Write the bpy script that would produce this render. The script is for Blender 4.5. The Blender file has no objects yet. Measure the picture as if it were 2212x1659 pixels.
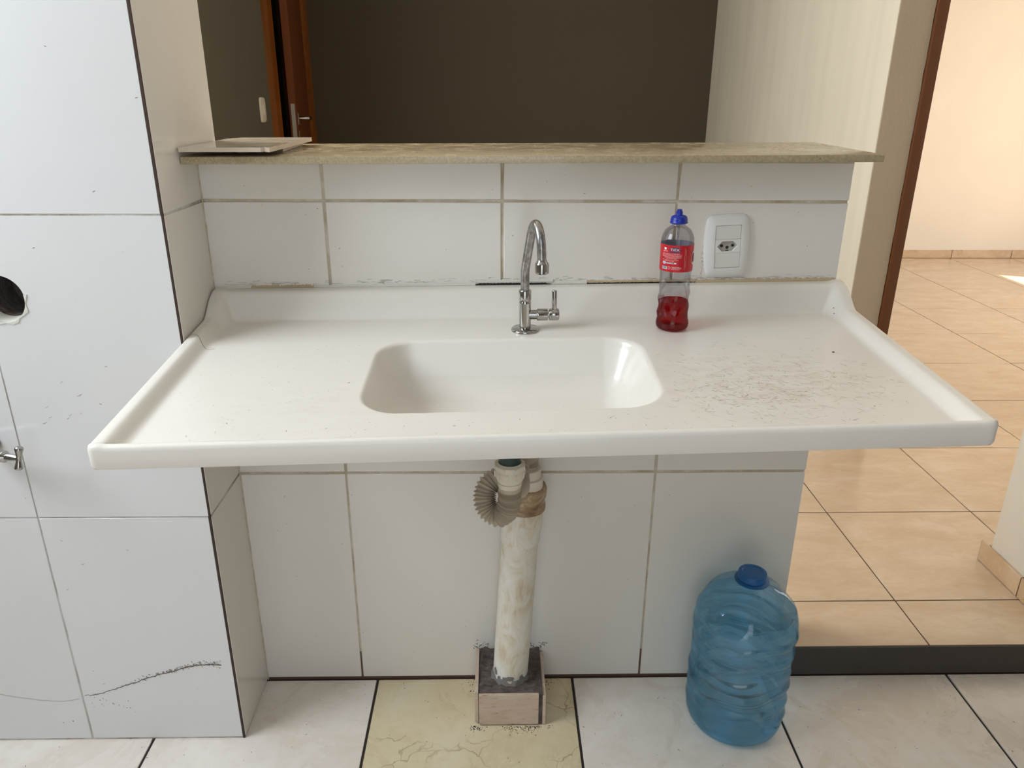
import bpy, bmesh, math, random
from mathutils import Matrix, Vector
random.seed(7)
sc = bpy.context.scene
C = sc.collection

# ------------------------------------------------------------------ camera
F, PI_, YA, RO = 1660.0, 0.36992, 0.0209, 0.00542
CAM = Vector((-0.00876, -1.45516, 1.31254))
c_, s_ = math.cos(YA), math.sin(YA)
fwd = Vector((s_*math.cos(PI_), c_*math.cos(PI_), -math.sin(PI_)))
rt = Vector((c_, -s_, 0)); up = rt.cross(fwd)
r2 = rt*math.cos(RO) + up*math.sin(RO); u2 = -rt*math.sin(RO) + up*math.cos(RO)
cd = bpy.data.cameras.new('camera'); cam = bpy.data.objects.new('camera', cd); C.objects.link(cam)
cd.sensor_fit = 'HORIZONTAL'; cd.sensor_width = 36; cd.lens = F/2212*36
cd.clip_start = 0.05; cd.clip_end = 60
m = Matrix((r2, u2, -fwd)).transposed().to_4x4(); m.translation = CAM
cam.matrix_world = m
sc.camera = cam

# ------------------------------------------------------------------ light, exposure
vs = sc.view_settings
vs.view_transform = 'Standard'; vs.look = 'None'; vs.gamma = 1; vs.use_curve_mapping = False
vs.exposure = 0.10
w = bpy.data.worlds.new('world'); sc.world = w; w.use_nodes = True
bg = w.node_tree.nodes['Background']
sky = w.node_tree.nodes.new('ShaderNodeTexSky'); sky.sky_type = 'NISHITA'; sky.sun_disc = False
sky.sun_elevation = math.radians(50); sky.sun_rotation = math.radians(120)
w.node_tree.links.new(sky.outputs[0], bg.inputs[0]); bg.inputs[1].default_value = 0.12

def area(name, loc, direction, sx, sy, power, col, spread=180):
    l = bpy.data.lights.new(name, 'AREA'); l.shape = 'RECTANGLE'; l.size = sx; l.size_y = sy
    l.energy = power; l.color = col; l.spread = math.radians(spread)
    o = bpy.data.objects.new(name, l); C.objects.link(o); o.location = loc
    o.rotation_euler = Vector(direction).to_track_quat('-Z', 'Y').to_euler()
    return o
# daylight through the kitchen window on the left; an unseen fill light added behind the camera
area('daylight_kitchen_window', (-1.86, -0.80, 2.00), (1, 0, -0.45), 1.10, 0.90, 41, (0.84, 0.92, 1.0))
area('daylight_rear_door', (-0.15, -2.72, 1.15), (0, 1, 0), 1.1, 2.1, 9.5, (0.88, 0.94, 1.0))
# daylight through the big living-room window
area('daylight_living_window', (5.02, 2.05, 1.2), (-1, 0, 0), 2.3, 2.1, 62, (1.0, 0.96, 0.91))
# unseen side window light, added to brighten the room behind the half wall
area('daylight_back_window', (-1.24, 0.80, 1.60), (1, 0, 0), 0.98, 1.06, 48, (1.0, 0.95, 0.86))
sun = bpy.data.lights.new('sun', 'SUN'); sun.energy = 13; sun.angle = math.radians(0.6); sun.color = (1, 0.93, 0.8)
so = bpy.data.objects.new('sun', sun); C.objects.link(so)
el = math.radians(49.5); az = Vector((-0.92, 0.39, 0)).normalized()
so.rotation_euler = (az*math.cos(el) + Vector((0, 0, -math.sin(el)))).to_track_quat('-Z', 'Y').to_euler()

# ------------------------------------------------------------------ materials
def mat(name, col, rough=0.5, metal=0.0, spec=0.5, coat=0.0):
    m = bpy.data.materials.new(name); m.use_nodes = True
    b = m.node_tree.nodes['Principled BSDF']
    b.inputs['Base Color'].default_value = (*col, 1); b.inputs['Roughness'].default_value = rough
    b.inputs['Metallic'].default_value = metal; b.inputs['Specular IOR Level'].default_value = spec
    b.inputs['Coat Weight'].default_value = coat
    return m
def N(m, t, **kw):
    n = m.node_tree.nodes.new(t)
    for k, v in kw.items():
        if k in n.inputs: n.inputs[k].default_value = v
        else: setattr(n, k, v)
    return n
def L(m, a, b): m.node_tree.links.new(a, b)
def P(m): return m.node_tree.nodes['Principled BSDF']
def coords(m, scale=(1, 1, 1), rnd=0.0, kind='Object'):
    tc = N(m, 'ShaderNodeTexCoord'); mp = N(m, 'ShaderNodeMapping'); mp.inputs['Scale'].default_value = scale
    L(m, tc.outputs[kind], mp.inputs['Vector'])
    if rnd:
        oi = N(m, 'ShaderNodeObjectInfo'); mul = N(m, 'ShaderNodeMath', operation='MULTIPLY'); mul.inputs[1].default_value = rnd
        L(m, oi.outputs['Random'], mul.inputs[0]); cb = N(m, 'ShaderNodeCombineXYZ')
        for i in range(3): L(m, mul.outputs[0], cb.inputs[i])
        L(m, cb.outputs[0], mp.inputs['Location'])
    return mp.outputs[0]
def noise(m, vec, scale, detail=4, rough=0.55, dist=0.0):
    n = N(m, 'ShaderNodeTexNoise'); n.inputs['Scale'].default_value = scale; n.inputs['Detail'].default_value = detail
    n.inputs['Roughness'].default_value = rough; n.inputs['Distortion'].default_value = dist
    L(m, vec, n.inputs['Vector']); return n.outputs['Fac']
def ramp(m, fac, stops):
    r = N(m, 'ShaderNodeValToRGB'); e = r.color_ramp.elements
    while len(e) < len(stops): e.new(0.5)
    for i, (p, c) in enumerate(stops): e[i].position = p; e[i].color = (*c, 1) if len(c) == 3 else c
    L(m, fac, r.inputs[0]); return r.outputs['Color']
def mixc(m, fac, a, b, mode='MIX'):
    x = N(m, 'ShaderNodeMix', data_type='RGBA', blend_type=mode)
    if isinstance(fac, float): x.inputs[0].default_value = fac
    else: L(m, fac, x.inputs[0])
    for s, v in ((6, a), (7, b)):
        if isinstance(v, tuple): x.inputs[s].default_value = (*v, 1)
        else: L(m, v, x.inputs[s])
    return x.outputs[2]
def bump(m, h, strength=0.2, dist=0.001):
    b = N(m, 'ShaderNodeBump'); b.inputs['Strength'].default_value = strength; b.inputs['Distance'].default_value = dist
    L(m, h, b.inputs['Height']); L(m, b.outputs[0], P(m).inputs['Normal'])
def setc(m, c): L(m, c, P(m).inputs['Base Color'])

def m_tile(name, base, rough=0.16, dirt=0.25):
    m = mat(name, base, rough, spec=0.5)
    v = coords(m, rnd=9.0)
    n = noise(m, v, 3.0, 5); n2 = noise(m, v, 140, 2)
    d = tuple(x*y for x, y in zip(base, (0.93, 0.915, 0.87)))
    c = mixc(m, ramp(m, n, [(0.4, (0, 0, 0)), (0.75, (dirt,)*3)]), base, d)
    c = mixc(m, ramp(m, n2, [(0.74, (0, 0, 0)), (0.8, (0.35,)*3)]), c, (0.45, 0.4, 0.33))
    setc(m, c)
    L(m, ramp(m, n, [(0.3, (rough*0.8,)*3), (0.8, (rough*1.7,)*3)]), P(m).inputs['Roughness'])
    bump(m, noise(m, v, 9, 2), 0.12, 0.0006)
    return m
M = {}
M['tile'] = m_tile('wall_tile_glaze', (0.78, 0.74, 0.675))
M['tile_p'] = m_tile('pillar_tile_glaze', (0.74, 0.735, 0.72))  # same tile as the wall, the pillar front's cooler light put into its colour
M['tile_edge'] = mat('tile_biscuit', (0.55, 0.47, 0.38), 0.8)
g = M['grout'] = mat('grout', (0.42, 0.34, 0.24), 0.9)
v = coords(g); setc(g, ramp(g, noise(g, v, 22, 6, 0.7), [(0.35, (0.42, 0.34, 0.23)), (0.62, (0.66, 0.60, 0.49))])); bump(g, noise(g, v, 300, 3), 0.5, 0.001)
g = M['grout_light'] = mat('grout_light', (0.6, 0.57, 0.52), 0.9)
v = coords(g); setc(g, ramp(g, noise(g, v, 12, 5, 0.7), [(0.35, (0.36, 0.31, 0.25)), (0.6, (0.66, 0.64, 0.60))]))
M['grout_dark'] = mat('grout_dark', (0.055, 0.03, 0.02), 0.9)
M['grout_floor'] = mat('grout_floor_black', (0.035, 0.03, 0.027), 0.9)
g = M['grout_sala'] = mat('grout_sala', (0.13, 0.075, 0.045), 0.9)

def m_stone(name, c1, c2, c3, rough=0.28, sx=1.0, vein=None, spots=0.4):
    m = mat(name, c1, rough)
    v = coords(m, (1, sx, 1), rnd=13.0)
    a = noise(m, v, 5.5, 9, 0.65, 0.6); b = noise(m, v, 26, 6, 0.7, 0.3); k = noise(m, v, 90, 3, 0.6)
    c = ramp(m, a, [(0.33, c2), (0.52, c1), (0.68, c3)])
    c = mixc(m, ramp(m, b, [(0.5, (0, 0, 0)), (0.68, (0.5,)*3)]), c, c2)
    c = mixc(m, ramp(m, b, [(0.32, (0.5,)*3), (0.44, (0, 0, 0))]), c, c3)
    c = mixc(m, ramp(m, k, [(0.70, (0, 0, 0)), (0.76, (spots,)*3)]), c, tuple(x*0.5 for x in c2))
    if vein:
        vo = N(m, 'ShaderNodeTexVoronoi', feature='DISTANCE_TO_EDGE'); vo.inputs['Scale'].default_value = 9
        nv = N(m, 'ShaderNodeTexNoise'); nv.inputs['Scale'].default_value = 7; nv.inputs['Detail'].default_value = 4
        L(m, v, nv.inputs['Vector']); ad = N(m, 'ShaderNodeVectorMath', operation='ADD')
        sc_ = N(m, 'ShaderNodeVectorMath', operation='SCALE'); sc_.inputs['Scale'].default_value = 0.25
        L(m, nv.outputs['Color'], sc_.inputs[0]); L(m, v, ad.inputs[0]); L(m, sc_.outputs[0], ad.inputs[1]); L(m, ad.outputs[0], vo.inputs['Vector'])
        msk = N(m, 'ShaderNodeMath', operation='MULTIPLY')
        L(m, ramp(m, vo.outputs['Distance'], [(0.0, (1, 1, 1)), (0.022, (0, 0, 0))]), msk.inputs[0])
        L(m, ramp(m, noise(m, v, 4, 3), [(0.45, (0, 0, 0)), (0.58, (0.8,)*3)]), msk.inputs[1])
        c = mixc(m, msk.outputs[0], c, vein)
    setc(m, c)
    L(m, ramp(m, a, [(0.3, (rough*0.8,)*3), (0.8, (rough*1.4,)*3)]), P(m).inputs['Roughness'])
    bump(m, b, 0.10, 0.0006)
    return m
M['floor_white'] = m_stone('floor_tile_white', (0.84, 0.77, 0.69), (0.76, 0.67, 0.57), (0.88, 0.82, 0.75))
M['floor_cream'] = m_stone('floor_tile_cream', (0.74, 0.63, 0.41), (0.67, 0.55, 0.34), (0.78, 0.69, 0.50), vein=(0.30, 0.22, 0.09))
M['floor_sala'] = m_stone('floor_tile_sand', (0.66, 0.515, 0.37), (0.60, 0.45, 0.31), (0.71, 0.58, 0.44), rough=0.2, sx=2.2, spots=0.3)
M['skirt'] = m_stone('skirting_tile_sand', (0.58, 0.41, 0.26), (0.50, 0.34, 0.20), (0.66, 0.50, 0.35), sx=1)

def m_paint(name, col, b=0.12, s=60, light_streak=False):
    m = mat(name, col, 0.75, spec=0.3)
    v = coords(m)
    n = noise(m, v, 2.5, 4)
    c = mixc(m, n, tuple(x*0.94 for x in col), tuple(min(1, x*1.05) for x in col))
    if light_streak:
        v2 = coords(m, (9, 9, 0.7)); c = mixc(m, ramp(m, noise(m, v2, 1.6, 3), [(0.4, (0, 0, 0)), (0.65, (0.5,)*3)]), c, tuple(x*0.88 for x in col))  # vertical streaks of grazing light put into the paint colour
    setc(m, c); bump(m, noise(m, v, s, 4), b, 0.003)
    return m
M['white_paint'] = m_paint('paint_white', (0.74, 0.71, 0.64))
M['white_streak'] = m_paint('paint_white_streaked', (0.70, 0.67, 0.58), light_streak=True)
M['beige_paint'] = m_paint('paint_beige', (0.42, 0.36, 0.28), b=0.3, s=90)
M['cream_paint'] = m_paint('paint_cream', (0.80, 0.73, 0.63))
M['grey_paint'] = m_paint('paint_grey', (0.14, 0.13, 0.10), b=0.1)
M['dark_paint'] = m_paint('paint_charcoal', (0.080, 0.066, 0.044), b=0.1)
M['riser'] = m_paint('riser_black_paint', (0.075, 0.064, 0.054), b=0.25, s=40)
M['ceil'] = m_paint('paint_ceiling', (0.74, 0.72, 0.68))
M['rear'] = m_paint('paint_rear_wall', (0.26, 0.23, 0.19))  # dark tone for the unseen kitchen walls, chosen to cut bounced light

g = M['wood'] = mat('varnished_wood', (0.22, 0.062, 0.012), 0.38)
v = coords(g, (14, 14, 1)); setc(g, ramp(g, noise(g, v, 2, 5, 0.6), [(0.35, (0.20, 0.06, 0.007)), (0.65, (0.30, 0.095, 0.012))]))
g = M['wood_dark'] = mat('door_leaf_wood', (0.16, 0.045, 0.01), 0.6, spec=0.25)
v = coords(g, (14, 14, 1)); setc(g, ramp(g, noise(g, v, 2, 5, 0.6), [(0.35, (0.12, 0.032, 0.007)), (0.65, (0.18, 0.052, 0.012))]))
M['void'] = mat('dark_room', (0.004, 0.004, 0.004), 1)  # darkness of the unlit room put into the colour

# cast-marble sink
g = M['sink'] = mat('cast_marble', (0.80, 0.755, 0.68), 0.3, coat=0.25)
P(g).inputs['Coat Roughness'].default_value = 0.12
v = coords(g)
n1 = noise(g, v, 750, 2, 0.5); n2 = noise(g, v, 1400, 1, 0.5)
c = mixc(g, ramp(g, n1, [(0.66, (0, 0, 0)), (0.74, (0.32,)*3)]), (0.80, 0.755, 0.68), (0.40, 0.36, 0.29))
c = mixc(g, ramp(g, n2, [(0.70, (0, 0, 0)), (0.78, (0.5,)*3)]), c, (0.9, 0.89, 0.85))
# brownish worn patch on the right of the deck, and grime in the bowl bottom (stains with a shape of their own)
def blob(m, v, centre, radii):
    sb = N(m, 'ShaderNodeVectorMath', operation='SUBTRACT'); sb.inputs[1].default_value = centre; L(m, v, sb.inputs[0])
    dv = N(m, 'ShaderNodeVectorMath', operation='DIVIDE'); dv.inputs[1].default_value = radii; L(m, sb.outputs[0], dv.inputs[0])
    ln = N(m, 'ShaderNodeVectorMath', operation='LENGTH'); L(m, dv.outputs[0], ln.inputs[0])
    return ramp(m, ln.outputs['Value'], [(0.15, (1, 1, 1)), (1.0, (0, 0, 0))])
def mul(m, a, b):
    x = N(m, 'ShaderNodeMath', operation='MULTIPLY')
    for i, q in enumerate((a, b)):
        if isinstance(q, float): x.inputs[i].default_value = q
        else: L(m, q, x.inputs[i])
    return x.outputs[0]
v = coords(g, (1, 3.2, 1))
n3 = ramp(g, noise(g, v, 16, 8, 0.75, 1.2), [(0.44, (0, 0, 0)), (0.66, (1, 1, 1))])
vv = coords(g)
c = mixc(g, mul(g, mul(g, blob(g, vv, (0.42, -0.36, 0.88), (0.26, 0.17, 0.3)), n3), 0.42), c, (0.55, 0.42, 0.24))
c = mixc(g, mul(g, mul(g, blob(g, vv, (0.10, -0.28, 0.75), (0.22, 0.10, 0.05)), n3), 0.35), c, (0.50, 0.38, 0.24))
c = mixc(g, mul(g, mul(g, blob(g, vv, (-0.3, -0.40, 0.87), (0.22, 0.14, 0.3)), n3), 0.12), c, (0.46, 0.38, 0.26))
setc(g, c)
M['scratch'] = mat('scratch_dirt', (0.16, 0.13, 0.10), 0.9)
M['scratch_b'] = mat('scratch_brown', (0.40, 0.31, 0.19), 0.9)
M['scratch_p'] = mat('scratch_pale', (0.50, 0.47, 0.41), 0.9)
M['dirt_dark'] = mat('dirt_dark', (0.05, 0.03, 0.025), 0.95)

g = M['granite'] = mat('beige_granite', (0.40, 0.33, 0.22), 0.16)
v = coords(g)
c = ramp(g, noise(g, v, 260, 3, 0.7), [(0.36, (0.36, 0.285, 0.175)), (0.5, (0.42, 0.34, 0.215)), (0.66, (0.47, 0.39, 0.26))])
c = mixc(g, ramp(g, noise(g, v, 480, 1), [(0.72, (0, 0, 0)), (0.76, (0.6,)*3)]), c, (0.70, 0.66, 0.54))
c = mixc(g, ramp(g, noise(g, v, 200, 2), [(0.22, (1, 1, 1)), (0.26, (0, 0, 0))]), c, (0.06, 0.045, 0.03))
c = mixc(g, ramp(g, noise(g, coords(g, (1, 2, 1)), 14, 4, 0.6, 0.5), [(0.70, (0, 0, 0)), (0.80, (0.06,)*3)]), c, (0.62, 0.58, 0.48))
setc(g, c)
L(g, ramp(g, noise(g, v, 18, 5), [(0.4, (0.12,)*3), (0.65, (0.3,)*3)]), P(g).inputs['Roughness'])

g = M['chrome'] = mat('chrome', (0.44, 0.43, 0.41), 0.10, metal=1)
v = coords(g); L(g, ramp(g, noise(g, v, 60, 4), [(0.4, (0.05,)*3), (0.7, (0.16,)*3)]), P(g).inputs['Roughness'])
g = M['chrome_worn'] = mat('chrome_worn', (0.42, 0.41, 0.40), 0.3, metal=1)
v = coords(g); setc(g, ramp(g, noise(g, v, 70, 5, 0.7), [(0.4, (0.24, 0.23, 0.22)), (0.62, (0.46, 0.45, 0.44))]))
M['steel'] = mat('dull_steel', (0.28, 0.26, 0.24), 0.4, metal=1)
g = M['pvc'] = mat('pvc_stained', (0.74, 0.68, 0.57), 0.4)
v = coords(g, (1, 1, 0.5))
c = ramp(g, noise(g, v, 26, 7, 0.7, 0.8), [(0.36, (0.80, 0.77, 0.70)), (0.52, (0.72, 0.66, 0.54)), (0.68, (0.56, 0.43, 0.27))])
c = mixc(g, ramp(g, noise(g, coords(g, (1, 1, 0.6)), 120, 3, 0.6), [(0.70, (0, 0, 0)), (0.75, (0.8,)*3)]), c, (0.22, 0.15, 0.09))
setc(g, c)
g = M['pvc_brown'] = mat('pvc_brown_stained', (0.4, 0.28, 0.16), 0.45)
v = coords(g, (1, 1, 2)); setc(g, ramp(g, noise(g, v, 22, 6, 0.7, 1.0), [(0.34, (0.17, 0.10, 0.045)), (0.52, (0.36, 0.24, 0.13)), (0.7, (0.60, 0.48, 0.33))]))
M['pvc_clean'] = mat('pvc_cream', (0.70, 0.64, 0.52), 0.42)
g = M['hose'] = mat('hose_grey_beige', (0.50, 0.43, 0.33), 0.5)
M['valve'] = mat('valve_green_black', (0.012, 0.035, 0.028), 0.35)
g = M['mortar'] = mat('mortar_dark', (0.13, 0.105, 0.095), 0.9)
v = coords(g, (1, 2.0, 1)); setc(g, ramp(g, noise(g, v, 40, 6, 0.7), [(0.35, (0.06, 0.045, 0.04)), (0.6, (0.15, 0.12, 0.105)), (0.75, (0.22, 0.19, 0.17))])); bump(g, noise(g, v, 90, 5), 0.8, 0.003)
g = M['mortar_grey'] = mat('mortar_grey', (0.22, 0.20, 0.18), 0.9)
v = coords(g); bump(g, noise(g, v, 120, 5), 0.8, 0.003)
g = M['tile_piece'] = mat('pink_beige_tile', (0.60, 0.48, 0.38), 0.45)
v = coords(g, (1, 1, 3)); c = ramp(g, noise(g, v, 14, 6, 0.7), [(0.4, (0.63, 0.50, 0.40)), (0.62, (0.55, 0.42, 0.32))])
c = mixc(g, ramp(g, noise(g, coords(g, (0.35, 1, 3)), 60, 4, 0.7), [(0.58, (0, 0, 0)), (0.66, (0.75,)*3)]), c, (0.22, 0.12, 0.06)); setc(g, c)
g = M['offcut'] = mat('offcut_glaze', (0.66, 0.58, 0.45), 0.14)
v = coords(g, (1, 3, 1)); setc(g, ramp(g, noise(g, v, 5, 6, 0.6, 0.5), [(0.38, (0.70, 0.64, 0.55)), (0.62, (0.60, 0.50, 0.36))]))
M['offcut_edge'] = mat('offcut_edge', (0.66, 0.56, 0.45), 0.6)
M['caulk'] = mat('caulk_white', (0.68, 0.66, 0.58), 0.55)
M['caulk_y'] = mat('caulk_yellowed', (0.50, 0.40, 0.24), 0.6)
M['plastic_white'] = mat('plastic_white', (0.74, 0.73, 0.70), 0.3)
M['plastic_mod'] = mat('plastic_module', (0.70, 0.68, 0.63), 0.4)
M['plastic_grey'] = mat('socket_grey', (0.40, 0.37, 0.31), 0.45)
M['black'] = mat('black', (0.01, 0.01, 0.01), 0.7)
M['switch'] = mat('switch_beige', (0.80, 0.76, 0.66), 0.4)
M['cap_blue'] = mat('cap_blue', (0.004, 0.022, 0.30), 0.35)
M['jug_cap'] = mat('jug_cap_blue', (0.005, 0.10, 0.30), 0.45)
M['label_red'] = mat('label_red', (0.50, 0.005, 0.014), 0.35)
M['label_inner'] = mat('label_inner', (0.42, 0.42, 0.46), 0.5)
M['print_white'] = mat('print_white', (0.75, 0.72, 0.72), 0.4)
M['print_pink'] = mat('print_pink', (0.75, 0.30, 0.30), 0.4)
M['print_navy'] = mat('print_navy', (0.03, 0.05, 0.14), 0.4)
M['print_lblue'] = mat('print_blue', (0.03, 0.25, 0.55), 0.4)

def m_film(name, col, gloss=0.1, rough=0.06, ior=1.45):
    """thin clear plastic: tinted transparency with a fresnel gloss"""
    m = bpy.data.materials.new(name); m.use_nodes = True; nt = m.node_tree; nt.nodes.clear()
    out = N(m, 'ShaderNodeOutputMaterial'); tr = N(m, 'ShaderNodeBsdfTransparent'); tr.inputs[0].default_value = (*col, 1)
    gl = N(m, 'ShaderNodeBsdfGlossy'); gl.inputs['Roughness'].default_value = rough
    lw = N(m, 'ShaderNodeLayerWeight'); lw.inputs[0].default_value = 0.25
    mm = N(m, 'ShaderNodeMath', operation='MULTIPLY_ADD'); mm.inputs[1].default_value = 0.45; mm.inputs[2].default_value = gloss
    L(m, lw.outputs['Fresnel'], mm.inputs[0])
    mx = N(m, 'ShaderNodeMixShader'); L(m, mm.outputs[0], mx.inputs[0]); L(m, tr.outputs[0], mx.inputs[1]); L(m, gl.outputs[0], mx.inputs[2])
    bp = N(m, 'ShaderNodeBump'); bp.inputs['Strength'].default_value = 0.35; bp.inputs['Distance'].default_value = 0.002
    v = coords(m); L(m, noise(m, v, 45, 2), bp.inputs['Height']); L(m, bp.outputs[0], gl.inputs['Normal'])
    L(m, mx.outputs[0], out.inputs[0]); return m
M['clear'] = m_film('clear_pet', (0.80, 0.80, 0.82), 0.03)
def m_liquid(name, col, rough=0.0, ior=1.33, mixf=0.5, tcol=None):
    """coloured liquid: refraction mixed with straight transmission so that light reaches what lies behind"""
    m = bpy.data.materials.new(name); m.use_nodes = True; nt = m.node_tree; nt.nodes.clear()
    out = N(m, 'ShaderNodeOutputMaterial'); tr = N(m, 'ShaderNodeBsdfTransparent'); tr.inputs[0].default_value = (*(tcol or col), 1)
    rf = N(m, 'ShaderNodeBsdfGlass'); rf.inputs['Color'].default_value = (*col, 1); rf.inputs['IOR'].default_value = ior; rf.inputs['Roughness'].default_value = rough
    mx = N(m, 'ShaderNodeMixShader'); mx.inputs[0].default_value = mixf
    L(m, tr.outputs[0], mx.inputs[1]); L(m, rf.outputs[0], mx.inputs[2]); L(m, mx.outputs[0], out.inputs[0]); return m
M['red_liquid'] = m_liquid('red_detergent', (0.70, 0.004, 0.065), 0.02, 1.33, 0.55, (0.78, 0.015, 0.07))
M['jug_body'] = m_liquid('blue_pet_water', (0.74, 0.90, 0.97), 0.0, 1.30, 0.6, (0.74, 0.90, 0.97))

# ------------------------------------------------------------------ object helpers
def link(name, me, parent=None, loc=None):
    o = bpy.data.objects.new(name, me); C.objects.link(o)
    if parent is not None: o.parent = parent
    if loc is not None: o.location = loc
    return o
def wloc(o):
    p = Vector((0, 0, 0))
    while o is not None: p += o.location; o = o.parent
    return p
def tag(o, label=None, cat=None, group=None, kind=None):
    if label: o['label'] = label
    if cat: o['category'] = cat
    if group: o['group'] = group
    if kind: o['kind'] = kind
    return o
def empty(name, loc, label, cat, group=None, kind=None):
    o = bpy.data.objects.new(name, None); o.empty_display_size = 0.05; C.objects.link(o); o.location = loc
    return tag(o, label, cat, group, kind)
def build(name, V, Fc, mt, parent=None, smooth=False, mats=None, mi=None, auto=None, origin=None):
    """V in world coordinates; the object's origin is moved to the middle of its geometry (or to `origin`)"""
    if origin is None:
        lo = [min(v[i] for v in V) for i in range(3)]; hi = [max(v[i] for v in V) for i in range(3)]
        origin = Vector([(a+b)/2 for a, b in zip(lo, hi)])
    me = bpy.data.meshes.new(name)
    me.from_pydata([tuple(Vector(v)-Vector(origin)) for v in V], [], Fc); me.update()
    for x in (mats or [mt]): me.materials.append(x)
    if mi: me.polygons.foreach_set('material_index', mi)
    bm = bmesh.new(); bm.from_mesh(me)
    bmesh.ops.remove_doubles(bm, verts=bm.verts, dist=1e-6)
    bmesh.ops.recalc_face_normals(bm, faces=bm.faces); bm.to_mesh(me); bm.free()
    if smooth:
        me.polygons.foreach_set('use_smooth', [True]*len(me.polygons))
        if auto: me.set_sharp_from_angle(angle=math.radians(auto))
    return link(name, me, parent, Vector(origin) - (wloc(parent) if parent else Vector((0, 0, 0))))
def boxdata(x0, x1, y0, y1, z0, z1):
    V = [(x0, y0, z0), (x1, y0, z0), (x1, y1, z0), (x0, y1, z0), (x0, y0, z1), (x1, y0, z1), (x1, y1, z1), (x0, y1, z1)]
    return V, [(0, 3, 2, 1), (4, 5, 6, 7), (0, 1, 5, 4), (1, 2, 6, 5), (2, 3, 7, 6), (3, 0, 4, 7)]
def box(name, x0, x1, y0, y1, z0, z1, mt, parent=None, bev=0.0, seg=2):
    V, Fc = boxdata(x0, x1, y0, y1, z0, z1)
    if not bev: return build(name, V, Fc, mt, parent)
    bm = bmesh.new(); vs_ = [bm.verts.new(v) for v in V]
    for f in Fc: bm.faces.new([vs_[i] for i in f])
    bmesh.ops.bevel(bm, geom=list(bm.edges), offset=bev, segments=seg, profile=0.5, affect='EDGES')
    V = [tuple(v.co) for v in bm.verts]; bm.verts.index_update(); Fc = [tuple(v.index for v in f.verts) for f in bm.faces]; bm.free()
    return build(name, V, Fc, mt, parent, smooth=True, auto=40)
_tc = {}
def piece(name, x0, x1, y0, y1, z0, z1, mt, parent, bev=0.0012):
    """a tile: shared chamfered box"""
    s = (round(x1-x0, 4), round(y1-y0, 4), round(z1-z0, 4), mt.name, name)
    ctr = Vector(((x0+x1)/2, (y0+y1)/2, (z0+z1)/2))
    if s not in _tc:
        o = box(name, x0, x1, y0, y1, z0, z1, mt, parent, bev, 1); _tc[s] = o.data; return o
    return link(name, _tc[s], parent, ctr - wloc(parent))
def joined(name, parts, mt, parent=None, smooth=False, auto=None, **kw):
    V = []; Fc = []
    for v, f in parts:
        n = len(V); V += list(v); Fc += [tuple(i+n for i in q) for q in f]
    return build(name, V, Fc, mt, parent, smooth, auto=auto, **kw)
def lathe(prof, centre, axis=(0, 0, 1), n=40, capb=True, capt=True, fr=None):
    """prof: list of (radius, height) along axis"""
    a = Vector(axis).normalized(); u = a.orthogonal().normalized()
    if abs(a.z) > 0.9: u = Vector((1, 0, 0)); u = (u - a*u.dot(a)).normalized()
    w_ = a.cross(u); c = Vector(centre); V = []; Fc = []
    for (r, h) in prof:
        for k in range(n):
            t = 2*math.pi*k/n; V.append(c + a*h + (u*math.cos(t) + w_*math.sin(t))*(r*(fr(t, h) if fr else 1)))
    for i in range(len(prof)-1):
        for k in range(n):
            Fc.append((i*n+k, i*n+(k+1) % n, (i+1)*n+(k+1) % n, (i+1)*n+k))
    if capb: Fc.append(tuple(range(n))[::-1])
    if capt: Fc.append(tuple((len(prof)-1)*n+k for k in range(n)))
    return V, Fc
def catmull(P_, n):
    P_ = [Vector(p) for p in P_]; Q = [2*P_[0]-P_[1]] + P_ + [2*P_[-1]-P_[-2]]; R = []
    for i in range(1, len(Q)-2):
        for k in range(n):
            t = k/n; a, b, c, d = Q[i-1], Q[i], Q[i+1], Q[i+2]
            R.append(0.5*((2*b) + (c-a)*t + (2*a-5*b+4*c-d)*t*t + (3*b-a-3*c+d)*t**3))
    R.append(P_[-1]); return R
def resample(path, step):
    out = [path[0]]; acc = 0
    for a, b in zip(path, path[1:]):
        d = (b-a).length
        while acc + d >= step:
            t = (step-acc)/d; a = a.lerp(b, t); out.append(a.copy()); d = (b-a).length; acc = 0
        acc += d
    return out
def tube(path, rad, n=24, cap=True):
    """rad: number or f(i); parallel transport frames"""
    path = [Vector(p) for p in path]; V = []; Fc = []
    t0 = (path[1]-path[0]).normalized(); u = t0.orthogonal().normalized()
    for i, p in enumerate(path):
        t = (path[min(i+1, len(path)-1)] - path[max(i-1, 0)]).normalized()
        u = (u - t*u.dot(t)).normalized(); w_ = t.cross(u); r = rad(i) if callable(rad) else rad
        for k in range(n):
            a = 2*math.pi*k/n; V.append(p + (u*math.cos(a)+w_*math.sin(a))*r)
    for i in range(len(path)-1):
        for k in range(n): Fc.append((i*n+k, i*n+(k+1) % n, (i+1)*n+(k+1) % n, (i+1)*n+k))
    if cap: Fc += [tuple(range(n))[::-1], tuple((len(path)-1)*n+k for k in range(n))]
    return V, Fc
def prism(pts, depth, frame):
    """pts 2D polygon, extruded by depth; frame(u,v,w)->world"""
    n = len(pts); V = [frame(u, v, 0) for u, v in pts] + [frame(u, v, depth) for u, v in pts]
    Fc = [tuple(range(n)), tuple(range(2*n-1, n-1, -1))] + [(i, i+n, (i+1) % n + n, (i+1) % n) for i in range(n)]
    return V, Fc
def boolean_cut(o, cutter):
    md = o.modifiers.new('b', 'BOOLEAN'); md.operation = 'DIFFERENCE'; md.object = cutter; md.solver = 'EXACT'
    bpy.context.view_layer.update(); dg = bpy.context.evaluated_depsgraph_get()
    me = bpy.data.meshes.new_from_object(o.evaluated_get(dg)); o.modifiers.clear(); o.data = me

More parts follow.
